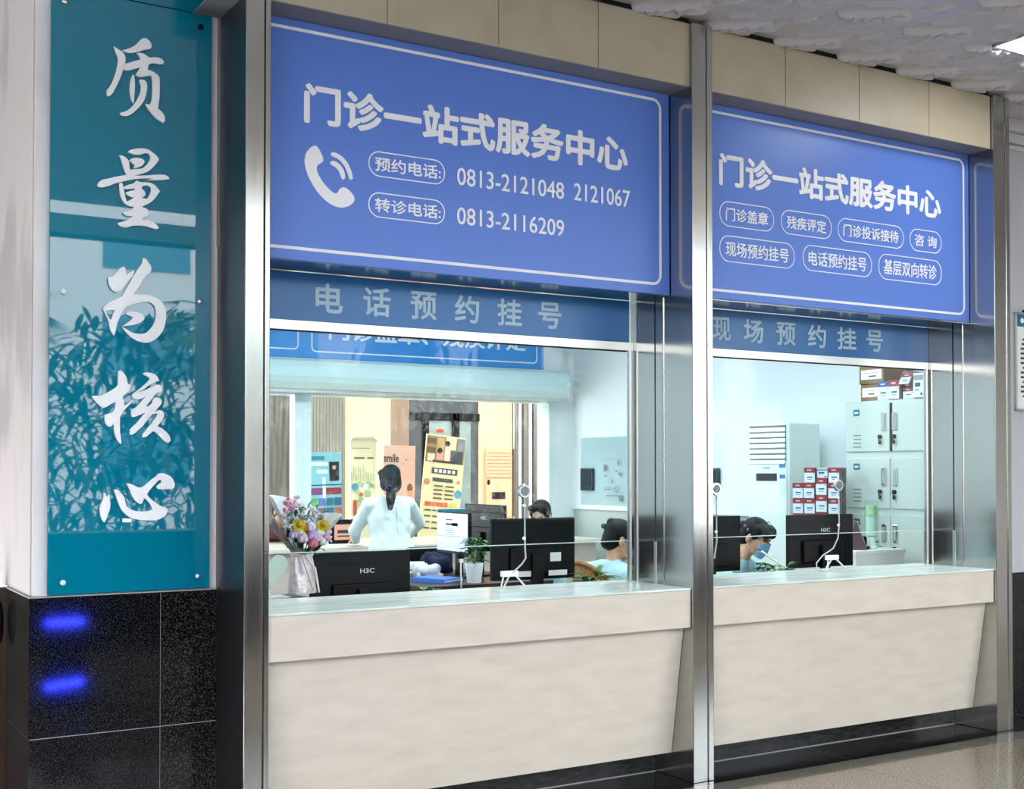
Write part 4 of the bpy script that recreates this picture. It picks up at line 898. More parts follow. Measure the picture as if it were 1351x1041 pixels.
class Head:
    def __init__(s, c, face, up=(0, 0, 1), k=1.0):
        s.c = Vector(c); f = Vector(face).normalized(); u = Vector(up); u = (u - f * u.dot(f)).normalized()
        r = u.cross(f)          # local x, the head's left-right axis
        s.M = Matrix((r, -f, u)).transposed(); s.k = k     # local -Y is the face
        s.Mi = s.M.inverted()
    def p(s, x, y, z): return s.c + s.M @ (Vector((x, y, z)) * s.k)
    def l(s, w): return (s.Mi @ (w - s.c)) / s.k
    def e(s, b, c, r): b.ell(s.p(*c), tuple(v * s.k for v in r), rot=s.M, seg=20, rings=14)
    def skin(s, b):
        e = lambda c, r: s.e(b, c, r)
        e((0, .018, .042), (.074, .094, .080)); e((0, -.030, -.030), (.060, .058, .080)); e((0, -.058, -.010), (.050, .034, .070))
        e((0, -.066, -.095), (.024, .022, .020)); e((0, .0, -.055), (.058, .055, .040))
        cap(b, s.p(0, -.090, .008), .0075 * s.k, s.p(0, -.108, -.030), .0115 * s.k)
        for q in (-1, 1):
            e((q * .011, -.098, -.034), (.008, .009, .007)); e((q * .030, -.080, .002), (.014, .010, .009))
            e((q * .034, -.068, -.030), (.022, .020, .022)); cap(b, s.p(q * .012, -.090, .024), .006 * s.k, s.p(q * .046, -.078, .024), .005 * s.k)
            e((q * .077, .012, -.008), (.009, .019, .031)); e((q * .075, .004, -.030), (.008, .010, .010))
        e((0, -.090, -.060), (.021, .009, .006)); e((0, -.088, -.069), (.018, .009, .006))
    def rules(s):
        def eye(c):
            q = s.l(c); return q.y < -.08 and abs(abs(q.x) - .030) < .011 and abs(q.z - .002) < .0045
        def iris(c):
            q = s.l(c); return q.y < -.08 and abs(abs(q.x) - .030) < .0045 and abs(q.z - .002) < .0045
        def brow(c):
            q = s.l(c); return q.y < -.07 and .012 < abs(q.x) < .048 and .021 < q.z < .029
        def lip(c):
            q = s.l(c); return q.y < -.086 and abs(q.x) < .021 and -.076 < q.z < -.055
        return [(2, iris), (1, eye), (3, brow), (4, lip)]
    def cap_hair(s, b, back=.0):
        s.e(b, (0, .026, .052), (.082, .098, .082)); s.e(b, (0, .058, .0), (.073, .066, .085)); 
        s.e(b, (.045, -.040, .085), (.036, .052, .030)); s.e(b, (-.045, -.040, .085), (.036, .052, .030)); s.e(b, (0, -.045, .098), (.03, .045, .022))
        for q in (-1, 1): s.e(b, (q * .068, -.018, .045), (.016, .032, .050))
def mask(h, t, col_mats=None):
    b = MB(); nu, nv = 16, 10
    vs = []; fs = []
    for j in range(nv + 1):
        z = .010 - .118 * j / nv
        for i in range(nu + 1):
            a = (i / nu - .5) * 2.0
            puff = math.sin(math.pi * j / nv) * .008
            k = 1 - abs(a) ** 2.2 * .0
            x = math.sin(a * 1.02) * (.070 + puff * .5 - .010 * (j / nv))
            y = -.050 - math.cos(a * 1.1) * (.052 + puff) - (.014 * math.exp(-(a / .22) ** 2) * (1 - j / nv)) + .012 * (j / nv) * (1 - math.cos(a))
            if j > 6: y += .010 * (j - 6) / 4
            zz = z - .012 * abs(a) ** 2 * (1 if j < 5 else -1)
            vs.append(h.p(x, y, zz))
    for j in range(nv):
        for i in range(nu):
            q = j * (nu + 1) + i; fs.append([q, q + 1, q + nu + 2, q + nu + 1])
    b.add(vs, fs, True); n0 = len(vs)
    inner = [v - (v - h.p(0, 0, -.04)).normalized() * .0015 for v in vs]
    b.add(inner, [f[::-1] for f in fs], True)
    b.m = 1
    for j in (0, nv):
        b.tube([vs[j * (nu + 1) + i] for i in range(nu + 1)], .0018, 6)
    for f in (3, 6): b.tube([vs[f * (nu + 1) + i] + (vs[f * (nu + 1) + i] - h.p(0, 0, -.04)).normalized() * .0004 for i in range(nu + 1)], .0009, 5)
    o = b.build('face_mask', [MASKM, MASKW], t)
    for q in (-1, 1):
        b = MB(); i0 = 0 if q < 0 else nu
        b.tube([vs[0 + i0], h.p(q * .078, -.01, .012), h.p(q * .084, .022, .006), h.p(q * .083, .026, -.015), h.p(q * .078, .0, -.045), vs[nv * (nu + 1) + i0]], .0013, 6)
        b.build('ear_loop', WHITEP, o)
    return o
def figure(name_label, loc, head, neck, chest, hips, shoulders, hands, hand_dirs, palm_ns, arm_hints, top_mat, skin_mat=None, sleeve=1.0, coat_len=None, legs=None, cat='person', thumb=(1, -1), curl=.5, girth=1.0, skirt_mat=None):
    """shoulders, hands: right one then left one; legs: list of (hip, knee, ankle)"""
    t = thing('person', name_label, cat, loc)
    sk = skin_mat or SKIN
    b = MB(); head.skin(b)
    cap(b, head.p(0, .022, -.06), .050, neck, .055)
    chain(b, [(neck, .058), (chest, .085 * girth), (hips, .09 * girth)])
    cap(b, shoulders[0], .045, shoulders[1], .045)
    el = []
    for i in range(2):
        e, w = ik(shoulders[i], hands[i], .285, .245, arm_hints[i]); el.append((e, w))
        chain(b, [(shoulders[i], .044), (e, .036), (w, .025)])
        hand(b, w, hand_dirs[i], palm_ns[i], thumb[i], curl=curl)
    if legs:
        for hp, kn, an in legs: chain(b, [(hp, .075), (kn, .052), (an, .038)])
    q = remeshed(b, .0052, 3); paint(q, head.rules())
    q.build('body', [sk, EYE, IRIS, BROW, LIP], t)
    # garment
    b = MB()
    sd = (Vector(shoulders[1]) - Vector(shoulders[0])).normalized()
    c, hp, nk = Vector(chest), Vector(hips), Vector(neck)
    for off in (-.078, -.035, 0, .035, .078):
        o = sd * off * girth
        chain(b, [(c + o + (nk - c) * .35, .104 * girth), (c + o, .122 * girth), (c.lerp(hp, .55) + o * .85, .112 * girth), (hp + o * 1.05, .122 * girth)])
    chain(b, [(nk + (c - nk) * .12, .066), (nk + (c - nk) * .5, .092)])
    for i in range(2):
        sh = Vector(shoulders[i]); e, w = el[i]
        chain(b, [(nk.lerp(sh, .45) - (nk - c) * .12, .066), (sh, .066)])
        w2 = e.lerp(w, .88 * sleeve)
        chain(b, [(sh, .066), (sh.lerp(e, .5), .060), (e, .054), (w2, .044)])
    if coat_len:
        for off in (-.09, 0, .09):
            o = sd * off; chain(b, [(hp + o, .118), (hp + o * 1.25 + Vector((0, 0, -coat_len)), .125)])
    q = remeshed(b, .010, 3)
    # let the cloth hang in soft folds
    for k, v in enumerate(q.v):
        f = math.sin(v.z * 38 + v.x * 21) * math.sin(v.x * 33 - v.y * 27 + v.z * 9)
        d = v - Vector((c.x, c.y, v.z)); 
        if d.length > 1e-4: q.v[k] = v + d.normalized() * f * .0045
    top = q.build('top', top_mat, t)
    if legs:
        b = MB()
        for h2, kn, an in legs: chain(b, [(h2, .090), (kn, .066), (an, .058)])
        cap(b, legs[0][0], .10, legs[1][0], .10)
        remeshed(b, .012, 3).build('trousers', skirt_mat or TROU, t)
        for h2, kn, an in legs:
            an = Vector(an); d = (Vector(kn) - Vector(h2)); d.z = 0
            d = d.normalized() if d.length > .15 else Vector((head.M @ Vector((0, -1, 0))).xyz) * Vector((1, 1, 0))
            d.z = 0; d.normalize()
            b = MB(); M = Matrix.Translation((an.x, an.y, 0)) @ Matrix.Rotation(math.atan2(d.y, d.x), 4, 'Z'); b.T = M
            b.box(-.07, .17, -.042, .042, 0, .028, .010); b.ell((.09, 0, .035), (.085, .043, .032)); b.ell((-.01, 0, .055), (.062, .043, .055))
            remeshed(b, .008, 2).build('shoe', SHOE, t)
    return t, top, el
UP = Vector((0, 0, 1))
# --- standing person in a white coat, seen from behind
hd = Head((4.655, 9.66, 1.515), (.10, 1, -.30), (0, 0, 1), 1.06)
t, top, el = figure('person in a white coat standing with back turned, long black ponytail', (4.63, 9.58, 0), hd, (4.635, 9.62, 1.375), (4.63, 9.63, 1.20), (4.63, 9.58, .93),
    [(4.82, 9.64, 1.315), (4.45, 9.64, 1.315)], [(4.97, 9.98, 1.01), (4.49, 10.00, 1.0)], [(-.4, 1, -.1), (.4, 1, -.1)], [(0, 0, -1), (0, 0, -1)], [(1, -.35, -.10), (-.8, -.35, -.5)],
    COAT, coat_len=.48, legs=[((4.72, 9.58, .88), (4.72, 9.60, .48), (4.73, 9.58, .08)), ((4.55, 9.58, .88), (4.55, 9.60, .48), (4.54, 9.58, .08))], thumb=(-1, 1))
b = MB(); hd.cap_hair(b); hd.e(b, (0, .055, -.045), (.066, .058, .075)); hd.e(b, (-.062, .01, -.02), (.028, .05, .06)); hd.e(b, (.062, .01, -.02), (.028, .05, .06))
chain(b, [(hd.p(.012, .080, -.02), .060), (hd.p(.035, .105, -.10), .048), (hd.p(.058, .125, -.18), .042), (hd.p(.066, .118, -.255), .024)])
hr = remeshed(b, .007, 3).build('hair', HAIR, t)
b = MB()
for k in range(7):
    a = k * .9; b.ell(hd.p(.045 + .030 * math.cos(a), .128 + .014 * math.sin(a * 2), -.105 + .026 * math.sin(a)), (.020, .014, .017))
b.ell(hd.p(.085, .125, -.10), (.024, .012, .018)); b.ell(hd.p(.005, .125, -.10), (.024, .012, .018))
b.build('scrunchie', mat('navy_ribbon', '#1b2140', .8, c2='#3a3f63', scale=60), hr)
b = MB(); b.tube([Vector((4.635, 9.62, 1.355)) + Vector((.070 * math.cos(a), .062 * math.sin(a), .016 * math.sin(a))) for a in [R(x) for x in range(170, 380, 15)]], .014, 8)
b.build('collar', COAT, top)
b = MB(); b.tube([(4.638, 9.500, 1.30), (4.637, 9.488, 1.20), (4.633, 9.470, 1.08)], .0022, 5); b.build('back_seam', mat('coat_seam', '#9fb0b4', .8), top)
# --- visitor on the far side of the rear hatch, mostly hidden by the bouquet
hd = Head((4.20, 11.02, 1.22), (.25, -1, -.35))
t, top, el = figure('seated visitor in dark red at the rear hatch, only the hands clear of the bouquet', (4.16, 11.42, 0), hd, (4.18, 11.08, 1.10), (4.15, 11.22, .95), (4.14, 11.45, .62),
    [(3.98, 11.16, 1.05), (4.35, 11.14, 1.05)], [(4.30, 10.52, 1.015), (4.44, 10.56, 1.045)], [(.85, -.45, -.05), (.75, -.55, -.25)], [(0, 0, -1), (.1, 0, -1)], [(-.8, 0, -.5), (.8, 0, -.3)],
    mat('dark_red_cloth', '#5a2026', .8), skin_mat=SKIN_D, sleeve=.75, legs=[((4.05, 11.47, .56), (4.05, 11.45, .50), (4.05, 11.48, .08)), ((4.23, 11.47, .56), (4.23, 11.45, .50), (4.23, 11.48, .08))], thumb=(1, -1), curl=.75)
b = MB(); hd.cap_hair(b); remeshed(b, .008, 3).build('hair', HAIR, t)
# --- seated person in a cyan uniform, cut by the window frame
fd = Vector((.90, -.36, -.26))
hd = Head((4.655, 6.32, 1.165), fd)
t, top, el = figure('seated person in a pale cyan uniform and glasses beside the nearer window frame', (4.52, 6.42, 0), hd, (4.62, 6.335, 1.03), (4.60, 6.37, .87), (4.58, 6.42, .56),
    [(4.60, 6.195, .955), (4.57, 6.54, .955)], [(4.98, 6.20, .80), (4.98, 6.50, .80)], [(1, .1, -.1), (1, -.1, -.1)], [(0, 0, -1), (0, 0, -1)], [(0, -.6, -.7), (0, .6, -.7)],
    SCRUB, legs=[((4.59, 6.33, .53), (4.98, 6.33, .53), (4.98, 6.33, .08)), ((4.59, 6.51, .53), (4.98, 6.51, .53), (4.98, 6.51, .08))], thumb=(1, -1), girth=.95)
b = MB(); hd.cap_hair(b); hd.e(b, (0, .085, .095), (.035, .035, .030)); hd.e(b, (0, .08, -.03), (.06, .045, .05))
hr = remeshed(b, .007, 3).build('hair', HAIR, t)
b = MB(); hd.e(b, (.02, .125, .06), (.018, .02, .018)); b.build('hair_tie', mat('hair_tie', '#4a4f57', .4), hr)
mask(hd, t)
b = MB()
for q in (-1, 1):
    b.tube([hd.p(q * .030 + .022 * math.cos(a), -.100, .004 + .017 * math.sin(a)) for a in [R(x) for x in range(0, 361, 30)]], .0016, 6)
    b.tube([hd.p(q * .052, -.098, .008), hd.p(q * .078, -.06, .012), hd.p(q * .082, .01, .010)], .0018, 6)
b.tube([hd.p(-.009, -.102, .006), hd.p(.009, -.102, .006)], .0015, 6); b.build('glasses', mat('pale_frame', '#d8d2c4', .2), t)
# --- person whose head tops the monitor in the middle of the office
hd = Head((5.40, 8.42, 1.235), (-.75, -.55, -.30))
t, top, el = figure('person whose black hair just shows above the middle black monitor', (5.48, 8.52, 0), hd, (5.44, 8.45, 1.10), (5.47, 8.49, .95), (5.54, 8.56, .62),
    [(5.36, 8.63, 1.03), (5.55, 8.32, 1.03)], [(5.12, 8.48, .92), (5.22, 8.26, .92)], [(-.8, -.4, -.1), (-.8, -.3, -.1)], [(0, 0, -1), (0, 0, -1)], [(.2, .6, -.7), (.5, -.4, -.7)],
    SCRUB, legs=[((5.50, 8.64, .58), (5.22, 8.60, .53), (5.22, 8.60, .08)), ((5.60, 8.48, .58), (5.30, 8.40, .53), (5.30, 8.40, .08))], thumb=(1, -1))
b = MB(); hd.cap_hair(b); remeshed(b, .008, 3).build('hair', HAIR, t)
# --- seated person in a blue mask, head bent
fd = Vector((.22, -.86, -.42)); upv = Vector((.10, -.15, 1))
hd = Head((5.885, 6.42, 1.140), fd, upv, 1.04)
t, top, el = figure('seated person with bent head, black hair and a blue face mask', (5.84, 6.66, 0), hd, (5.815, 6.50, 1.00), (5.79, 6.58, .85), (5.80, 6.72, .56),
    [(5.62, 6.50, .93), (5.97, 6.60, .93)], [(5.78, 6.10, .80), (6.06, 6.12, .80)], [(.3, -1, -.1), (0, -1, -.1)], [(0, 0, -1), (0, 0, -1)], [(-.7, .2, -.6), (.7, .2, -.6)],
    SCRUB, legs=[((5.71, 6.70, .54), (5.71, 6.28, .53), (5.71, 6.28, .08)), ((5.89, 6.70, .54), (5.89, 6.28, .53), (5.89, 6.28, .08))], thumb=(-1, 1), girth=.93)
b = MB(); hd.cap_hair(b); hd.e(b, (0, .06, -.02), (.07, .07, .07)); hd.e(b, (.0, .128, .02), (.045, .040, .045)); hd.e(b, (.045, -.070, .062), (.034, .030, .030)); hd.e(b, (-.025, -.074, .062), (.048, .028, .030))
hr = remeshed(b, .007, 3).build('hair', HAIR, t)
b = MB(); hd.e(b, (-.078, .04, .04), (.008, .012, .012)); hd.e(b, (-.07, .075, .05), (.008, .012, .012)); b.build('hair_clip', mat('clip_mauve', '#7d5f75', .4), hr)
mask(hd, t)
# ------------------------------------------------------------------ monitors
SCREEN = mat('screen_glow', (0.34, 0.42, 0.58), 0.25, emit=0.42)
SCREEN_OFF = mat('screen_off', (0.008, 0.008, 0.010), 0.12)
def monitor(label, c, ztop, w, h, rz, zdesk, emblem=None, lit=False, tilt=0.0, ex=0.0, name='computer_monitor'):
    """local -Y is the back of the panel, +Y its screen"""
    t = thing(name, label, 'monitor', (c[0], c[1], zdesk), rz)
    zt = ztop - zdesk; zb = zt - h; zm = (zt + zb) / 2
    M = Matrix.Translation((0, 0, zm)) @ Matrix.Rotation(tilt, 4, 'X') @ Matrix.Translation((0, 0, -zm))
    b = MB(); b.T = M; b.box(-w / 2, w / 2, 0, .030, zb, zt, .005); b.box(-w * .30, w * .30, -.022, .004, zb + .03, zb + h * .52, .010); b.build('housing', BLACKP, t, False)
    b = MB(); b.T = M; b.box(-w / 2 + .010, w / 2 - .010, .030, .0315, zb + .018, zt - .010); s = b.build('screen', SCREEN if lit else SCREEN_OFF, t, False)
    b = MB(); b.T = M; b.box(-w * .38, w * .42, -.0015, .002, zt - h * .185, zt - h * .165); b.build('vent_slot', BLACKM, t, False)
    b = MB(); b.box(-.035, .035, -.050, -.012, .0, zb + .15, .006); b.build('stand_neck', BLACKP, t, False)
    b = MB(); b.box(-.13, .13, -.13, .09, 0, .014, .005); b.build('stand_base', BLACKP, t, False)
    if emblem:
        p = Pl(M @ Vector((0, -.0015, 0)), (1, 0, 0), M.to_3x3() @ Vector((0, 0, 1)))
        b = MB(); b.ptext(p, emblem, ex - .040, ex + .040, zt - h * .33, zt - h * .26, 0, .001, .01); b.build('emblem', mat('emblem_white', '#e6e6e6', .4), t, False)
    return t, s, M, zb, zt
monitor('black monitor back beside the flower bouquet', (2.657, 5.845), 1.188, .556, .335, 0, .76, 'H3C', ex=.03)
t, s, M, zb, zt = monitor('black monitor back in the middle of the nearer window, with white cable clip before it', (3.735, 5.89), 1.338, .535, .345, R(-3), .76)
for (p, q, r, u) in ((-.12, -.02, .02, .05), (.08, .20, .02, .05), (.09, .16, .10, .15)):
    b = MB(); b.box(p, q, -.025, -.022, zb + r, zb + u); b.build('sticker', PAPER, t, False)
monitor('black monitor back half hidden by the middle steel column', (5.000, 5.90), 1.322, .57, .345, R(2), .76)
monitor('black monitor back with small white emblem left of the carton with calendar', (5.978, 5.90), 1.317, .585, .345, 0, .76, 'H3C', ex=.035)
t, s, M, zb, zt = monitor('monitor with lit pale blue document screen facing sideways', (4.52, 8.24), 1.292, .50, .31, R(90), .80, lit=True)
b = MB(); p = Pl((0, .0322, 0), (-1, 0, 0), (0, 0, 1))
b.prect(p, -.10, .01, zt - .062, zt - .054); b.prect(p, -.10, .09, zt - .10, zt - .085); b.prect(p, .0, .09, zt - .105, zt - .08)
for i in range(4): b.prect(p, -.11, .02 + .02 * (i % 2), zt - .125 - i * .015, zt - .121 - i * .015)
b.prect(p, -.23, .23, zt - .185, zt - .182); b.build('document_lines', mat('screen_ink', '#4d5a78', .5), s, False)
monitor('black monitor standing behind the lit document screen', (4.80, 8.30), 1.345, .60, .36, R(-90), .80, 'H3C', ex=.0, tilt=R(0))

# ------------------------------------------------------------------ round speakers stuck to the glass, with their cords
def speaker(label, x, z, zend, path=None):
    t = thing('window_speaker', label, 'speaker', (x, 5.462, z), 0, 'round speakers on the window glass')
    b = MB(); b.cyl((x, 5.4655, z), (x, 5.450, z), .037, .034, 28); b.build('rim', CHROME, t)
    b = MB(); b.cyl((x, 5.4505, z), (x, 5.446, z), .025, .024, 24)
    for k in range(8): b.ell((x + .015 * math.cos(k * .785), 5.446, z + .015 * math.sin(k * .785)), (.003, .0015, .003))
    b.build('grille', mat('grille_grey', '#7a7f80', .35, .6), t)
    if path:
        b = MB(); b.tube(path, .0042, 8); b.build('cord', mat('grey_cord', '#b9bdbb', .4), t)
        b = MB()
        for q in (.075, .245):
            b.ell((x, 5.458, z - q), (.011, .006, .009))
        b.build('cord_clip', WHITEP, t)
    return t
speaker('round speaker stuck on the glass of the nearer window', 3.399, 1.498, 1.0,
        [(3.399, 5.455, 1.463), (3.402, 5.457, 1.40), (3.403, 5.458, 1.30), (3.405, 5.459, 1.20), (3.41, 5.46, 1.15), (3.39, 5.465, 1.12), (3.36, 5.47, 1.095), (3.34, 5.48, 1.075)])
speaker('round speaker stuck on the further window, in front of the stacked red cartons', 5.674, 1.516, 1.0,
        [(5.674, 5.455, 1.48), (5.678, 5.457, 1.40), (5.68, 5.458, 1.28), (5.67, 5.459, 1.19), (5.62, 5.45, 1.13), (5.52, 5.44, 1.09), (5.45, 5.42, 1.05), (5.43, 5.40, 1.015), (5.44, 5.36, 1.004), (5.50, 5.33, 1.004)])
speaker('round speaker on the further window, half hidden by the middle steel column', 4.695, 1.50, 1.0, [(4.695, 5.455, 1.463), (4.697, 5.457, 1.35), (4.70, 5.458, 1.20), (4.70, 5.48, 1.10)])
def clip_stand(label, x, y):
    t = thing('cable_stand', label, 'stand', (x, y, 1.0), 0, 'little white stands on the counter edge')
    b = MB(); b.box(x - .05, x + .05, y - .012, y + .012, 1.055, 1.085, .004); b.build('clip_bar', WHITEP, t)
    for q in (-1, 1):
        b = MB(); b.tube([(x + q * .035, y, 1.06), (x + q * .075, y - .04, 1.002)], .005, 8); b.build('leg', mat('pale_leg', '#cfd3d0', .3), t)
    b = MB(); b.tube([(x, y, 1.06), (x, y + .05, 1.002)], .005, 8); b.build('leg', MATS['pale_leg'], t)
clip_stand('little white cable stand on the nearer counter before the middle monitor', 3.335, 5.50)
clip_stand('little white cable stand on the further counter before the monitor with emblem', 5.66, 5.50)
t = thing('gooseneck_microphone', 'slim silver gooseneck microphone standing up behind the nearer counter', 'microphone', (3.12, 5.63, .76))
b = MB(); b.tube([(3.125, 5.63, .77), (3.118, 5.62, .95), (3.105, 5.605, 1.08), (3.098, 5.59, 1.14)], .0052, 8); b.build('stem', mat('silver', (.75, .75, .75), .3, .8), t)
b = MB(); b.ell((3.097, 5.59, 1.165), (.020, .020, .024)); b.build('foam_head', BLACKM, t)
b = MB(); b.cyl((3.098, 5.59, 1.13), (3.097, 5.59, 1.158), .013, .017); b.build('collar', MATS['silver'], t)
b = MB(); b.lathe([(.05, .76), (.05, .775), (.03, .785), (.012, .79)], (3.125, 5.63, 0)); b.build('base', BLACKP, t)
t = thing('gooseneck_microphone', 'slim silver gooseneck microphone leaning towards the blue face mask', 'microphone', (5.62, 5.62, .76))
b = MB(); b.tube([(5.60, 5.63, .77), (5.58, 5.63, .92), (5.420, 5.63, 0.999), (5.309, 5.72, 1.092)], .0055, 8); b.build('stem', mat('silver', (.75, .75, .75), .3, .8), t)
b = MB(); b.cyl((5.313, 5.718, 1.089), (5.291, 5.724, 1.108), .010, .008); b.build('head', MATS['silver'], t)
b = MB(); b.lathe([(.05, .76), (.05, .775), (.03, .785), (.012, .79)], (5.60, 5.63, 0)); b.build('base', BLACKP, t)

# ------------------------------------------------------------------ plants
LEAF = mat('leaf_green', '#3f7a35', 0.4, c2='#285a26', scale=14); LEAF2 = mat('leaf_light', '#5f9a4e', 0.45, c2='#3c7836', scale=14)
def leaf(b, base, d, L, w, droop=.25, up=UP):
    base, d = Vector(base), Vector(d).normalized(); s = d.cross(up)
    s = s.normalized() if s.length > .05 else Vector((1, 0, 0)); n = s.cross(d)
    N = 6; vs = []; fs = []
    for i in range(N + 1):
        t = i / N; ww = w * math.sin(math.pi * min(1, t * .92 + .06)) ** .8 * .5
        c = base + d * L * t - Vector((0, 0, 1)) * droop * L * t * t
        vs += [c - s * ww + n * ww * .35, c, c + s * ww + n * ww * .35]
    for i in range(N):
        a = i * 3; fs += [[a, a + 1, a + 4, a + 3], [a + 1, a + 2, a + 5, a + 4]]
    b.add(vs, fs, True)
def plant(label, x, y, z, r, h, nleaf, pot_r, pot_h, potmat, seed, L=(.06, .10), m=None, pl=None, cat='plant', spiky=False):
    random.seed(seed)
    t = thing('potted_plant', label, cat, (x, y, z))
    b = MB(); b.lathe([(pot_r * .75, z), (pot_r * .95, z + pot_h * .8), (pot_r, z + pot_h), (pot_r * .9, z + pot_h), (pot_r * .85, z + pot_h * .88)], (x, y, 0)); b.build('pot', potmat, t)
    b = MB(); b.m = 0
    for i in range(nleaf):
        a = random.uniform(0, 6.283); rr = random.random() ** .6 * r * .7; hh = z + pot_h + random.uniform(.01, h)
        p = Vector((x + rr * math.cos(a), y + rr * math.sin(a), hh)); b.m = random.choice((0, 0, 1))
        el = random.uniform(.0, .7) if not spiky else random.uniform(.15, .9)
        l = random.uniform(*L)
        leaf(b, p, (math.cos(a) * math.cos(el), math.sin(a) * math.cos(el), math.sin(el)), l, l * (.55 if not spiky else .28), .35)
    b.m = 2
    for i in range(8):
        a = i * .8; b.tube([(x, y, z + pot_h * .8), (x + r * .3 * math.cos(a), y + r * .3 * math.sin(a), z + pot_h + h * .5), (x + r * .6 * math.cos(a), y + r * .6 * math.sin(a), z + pot_h + h * .8)], .002, 5)
    b.build('foliage', [LEAF, LEAF2, mat('stem_green', '#4f7a3c', .6)], t)
POTW = mat('white_pot', '#e8eef0', .35)
plant('small leafy plant behind the nearer counter right of the monitor beside the bouquet', 2.93, 5.68, .76, .10, .11, 60, .06, .12, POTW, 1, (.05, .085))
plant('spiky leaved plant behind the nearer counter right of the middle monitor', 4.02, 5.70, .76, .11, .155, 50, .055, .11, POTW, 2, (.08, .13), spiky=True)
plant('small leafy plant behind the further counter below the blue face mask', 5.36, 5.68, .76, .13, .145, 90, .06, .12, POTW, 3, (.05, .09))
plant('bushy plant in a white pot between the lit screen and the middle monitor', 4.42, 7.78, .80, .10, .17, 110, .068, .14, POTW, 4, (.04, .065))

# ------------------------------------------------------------------ bouquet and what stands by it
RIS = MATS['black_plastic']
t = thing('printer', 'low black printer on the desk under the bouquet', 'printer', (2.15, 5.82, .76))
b = MB(); b.box(1.93, 2.355, 5.66, 6.02, .76, .975, .012); b.build('case', BLACKP, t)
b = MB(); b.box(1.98, 2.30, 5.656, 5.664, .80, .83); b.build('paper_slot', BLACKM, t)
random.seed(11)
for i in range(4):
    b = MB(); b.box(-.10, .10, -.07, .07, 0, .004, M=Matrix.Rotation(R(random.uniform(-12, 12)), 4, 'Z')); o = b.build('paper_sheet', PAPER); o.location = (2.08 + i * .012, 5.77, .9752 + i * .0042)
    tag(o, 'white paper sheets piled on the low black printer', 'paper', 'papers on the printer')
t = thing('heart_card', 'pale green heart shaped board on a stem left of the bouquet', 'card', (2.125, 5.76, .992))
hp = front(5.756); pts = []
for k in range(40):
    a = 2 * math.pi * k / 40; x = .092 * math.sin(a) ** 3 * 1.0; zz = .0058 * (13 * math.cos(a) - 5 * math.cos(2 * a) - 2 * math.cos(3 * a) - math.cos(4 * a))
    pts.append((2.125 - x, 1.125 + zz))
b = MB(); b.ppoly(hp, pts, 0, .012); b.build('board', mat('pale_green', '#d3e3d2', .5), t)
b = MB(); b.tube([(2.125, 5.762, .992), (2.125, 5.762, 1.06)], .005, 8); b.cyl((2.125, 5.762, .992), (2.125, 5.762, .998), .035); b.build('stem', WHITEP, t)

t = thing('bouquet', 'wrapped bouquet of pink, white and yellow flowers on the nearer desk', 'bouquet', (2.31, 5.83, .992))
WRAP = mat('grey_wrap', '#b4a5a6', .6, c2='#8f8387', scale=10, bump=.4, bscale=22); WRAPW = mat('white_wrap', '#ece9ea', .6); FOIL = mat('pink_foil', '#e3c9cf', .28, .25, c2='#f6ece9', scale=26, bump=.9, bscale=26)
bx, by = 2.325, 5.83
def cone(b, z0, r0, z1, r1, a0, a1, dx=0, flare=0.0, crinkle=.006, n=26, m=8, skew=0.0):
    vs = []; fs = []
    for j in range(m + 1):
        t_ = j / m
        for i in range(n + 1):
            a = a0 + (a1 - a0) * i / n; r = r0 + (r1 - r0) * t_ ** 1.1 + crinkle * math.sin(a * 9 + j) * t_
            zt = z1 + flare * math.sin((i / n) * math.pi) * t_ + skew * (i / n - .5)
            vs.append((bx + dx * t_ + r * math.cos(a), by + r * .8 * math.sin(a), z0 + (zt - z0) * t_))
    for j in range(m):
        for i in range(n):
            q = j * (n + 1) + i; fs.append([q, q + 1, q + n + 2, q + n + 1])
    b.add(vs, fs, True); k = len(vs)
    b.add([Vector(v) + Vector((0, 0, .002)) for v in vs], [f[::-1] for f in fs], True)
b = MB(); cone(b, .995, .075, 1.185, .045, 0, 2 * math.pi, 0, 0, .010, 40); b.build('foil_skirt', FOIL, t)
b = MB(); b.tube([(bx + .05 * math.cos(a), by + .042 * math.sin(a), 1.185) for a in [R(x) for x in range(0, 361, 20)]], .009, 8)
b.tube([(bx - .02, by - .05, 1.18), (bx + .0, by - .075, 1.10), (bx + .03, by - .085, 1.01)], .006, 6); b.tube([(bx + .0, by - .05, 1.18), (bx + .04, by - .07, 1.12), (bx + .055, by - .085, 1.0)], .006, 6)
b.build('ribbon', mat('ribbon_cream', '#efe3dd', .4), t)
b = MB(); cone(b, 1.18, .045, 1.285, .150, R(140), R(268), -.01, .0, .007, skew=-.17); b.build('paper_wrap', WRAP, t)
b = MB(); cone(b, 1.18, .045, 1.285, .135, R(272), R(400), .01, .0, .007, skew=.17); b.build('paper_wrap', WRAP, t)
b = MB(); cone(b, 1.18, .042, 1.45, .145, R(60), R(195), -.02, .03, .004, skew=.03); b.build('paper_wrap', WRAPW, t)
b = MB(); cone(b, 1.18, .042, 1.375, .185, R(-52), R(50), .02, .01, .004, skew=.02); b.build('paper_wrap', mat('pale_wrap', '#d5d0c6', .6), t)
random.seed(21)
FM = [mat('petal_pink', '#e6a3b6', .6), mat('petal_lilac', '#d3b2dc', .6), mat('petal_white', '#f3efec', .6), mat('petal_rose', '#e2798f', .6), mat('petal_pale', '#ecc9d6', .6)]
YEL = mat('petal_yellow', '#f2cf1d', .6)
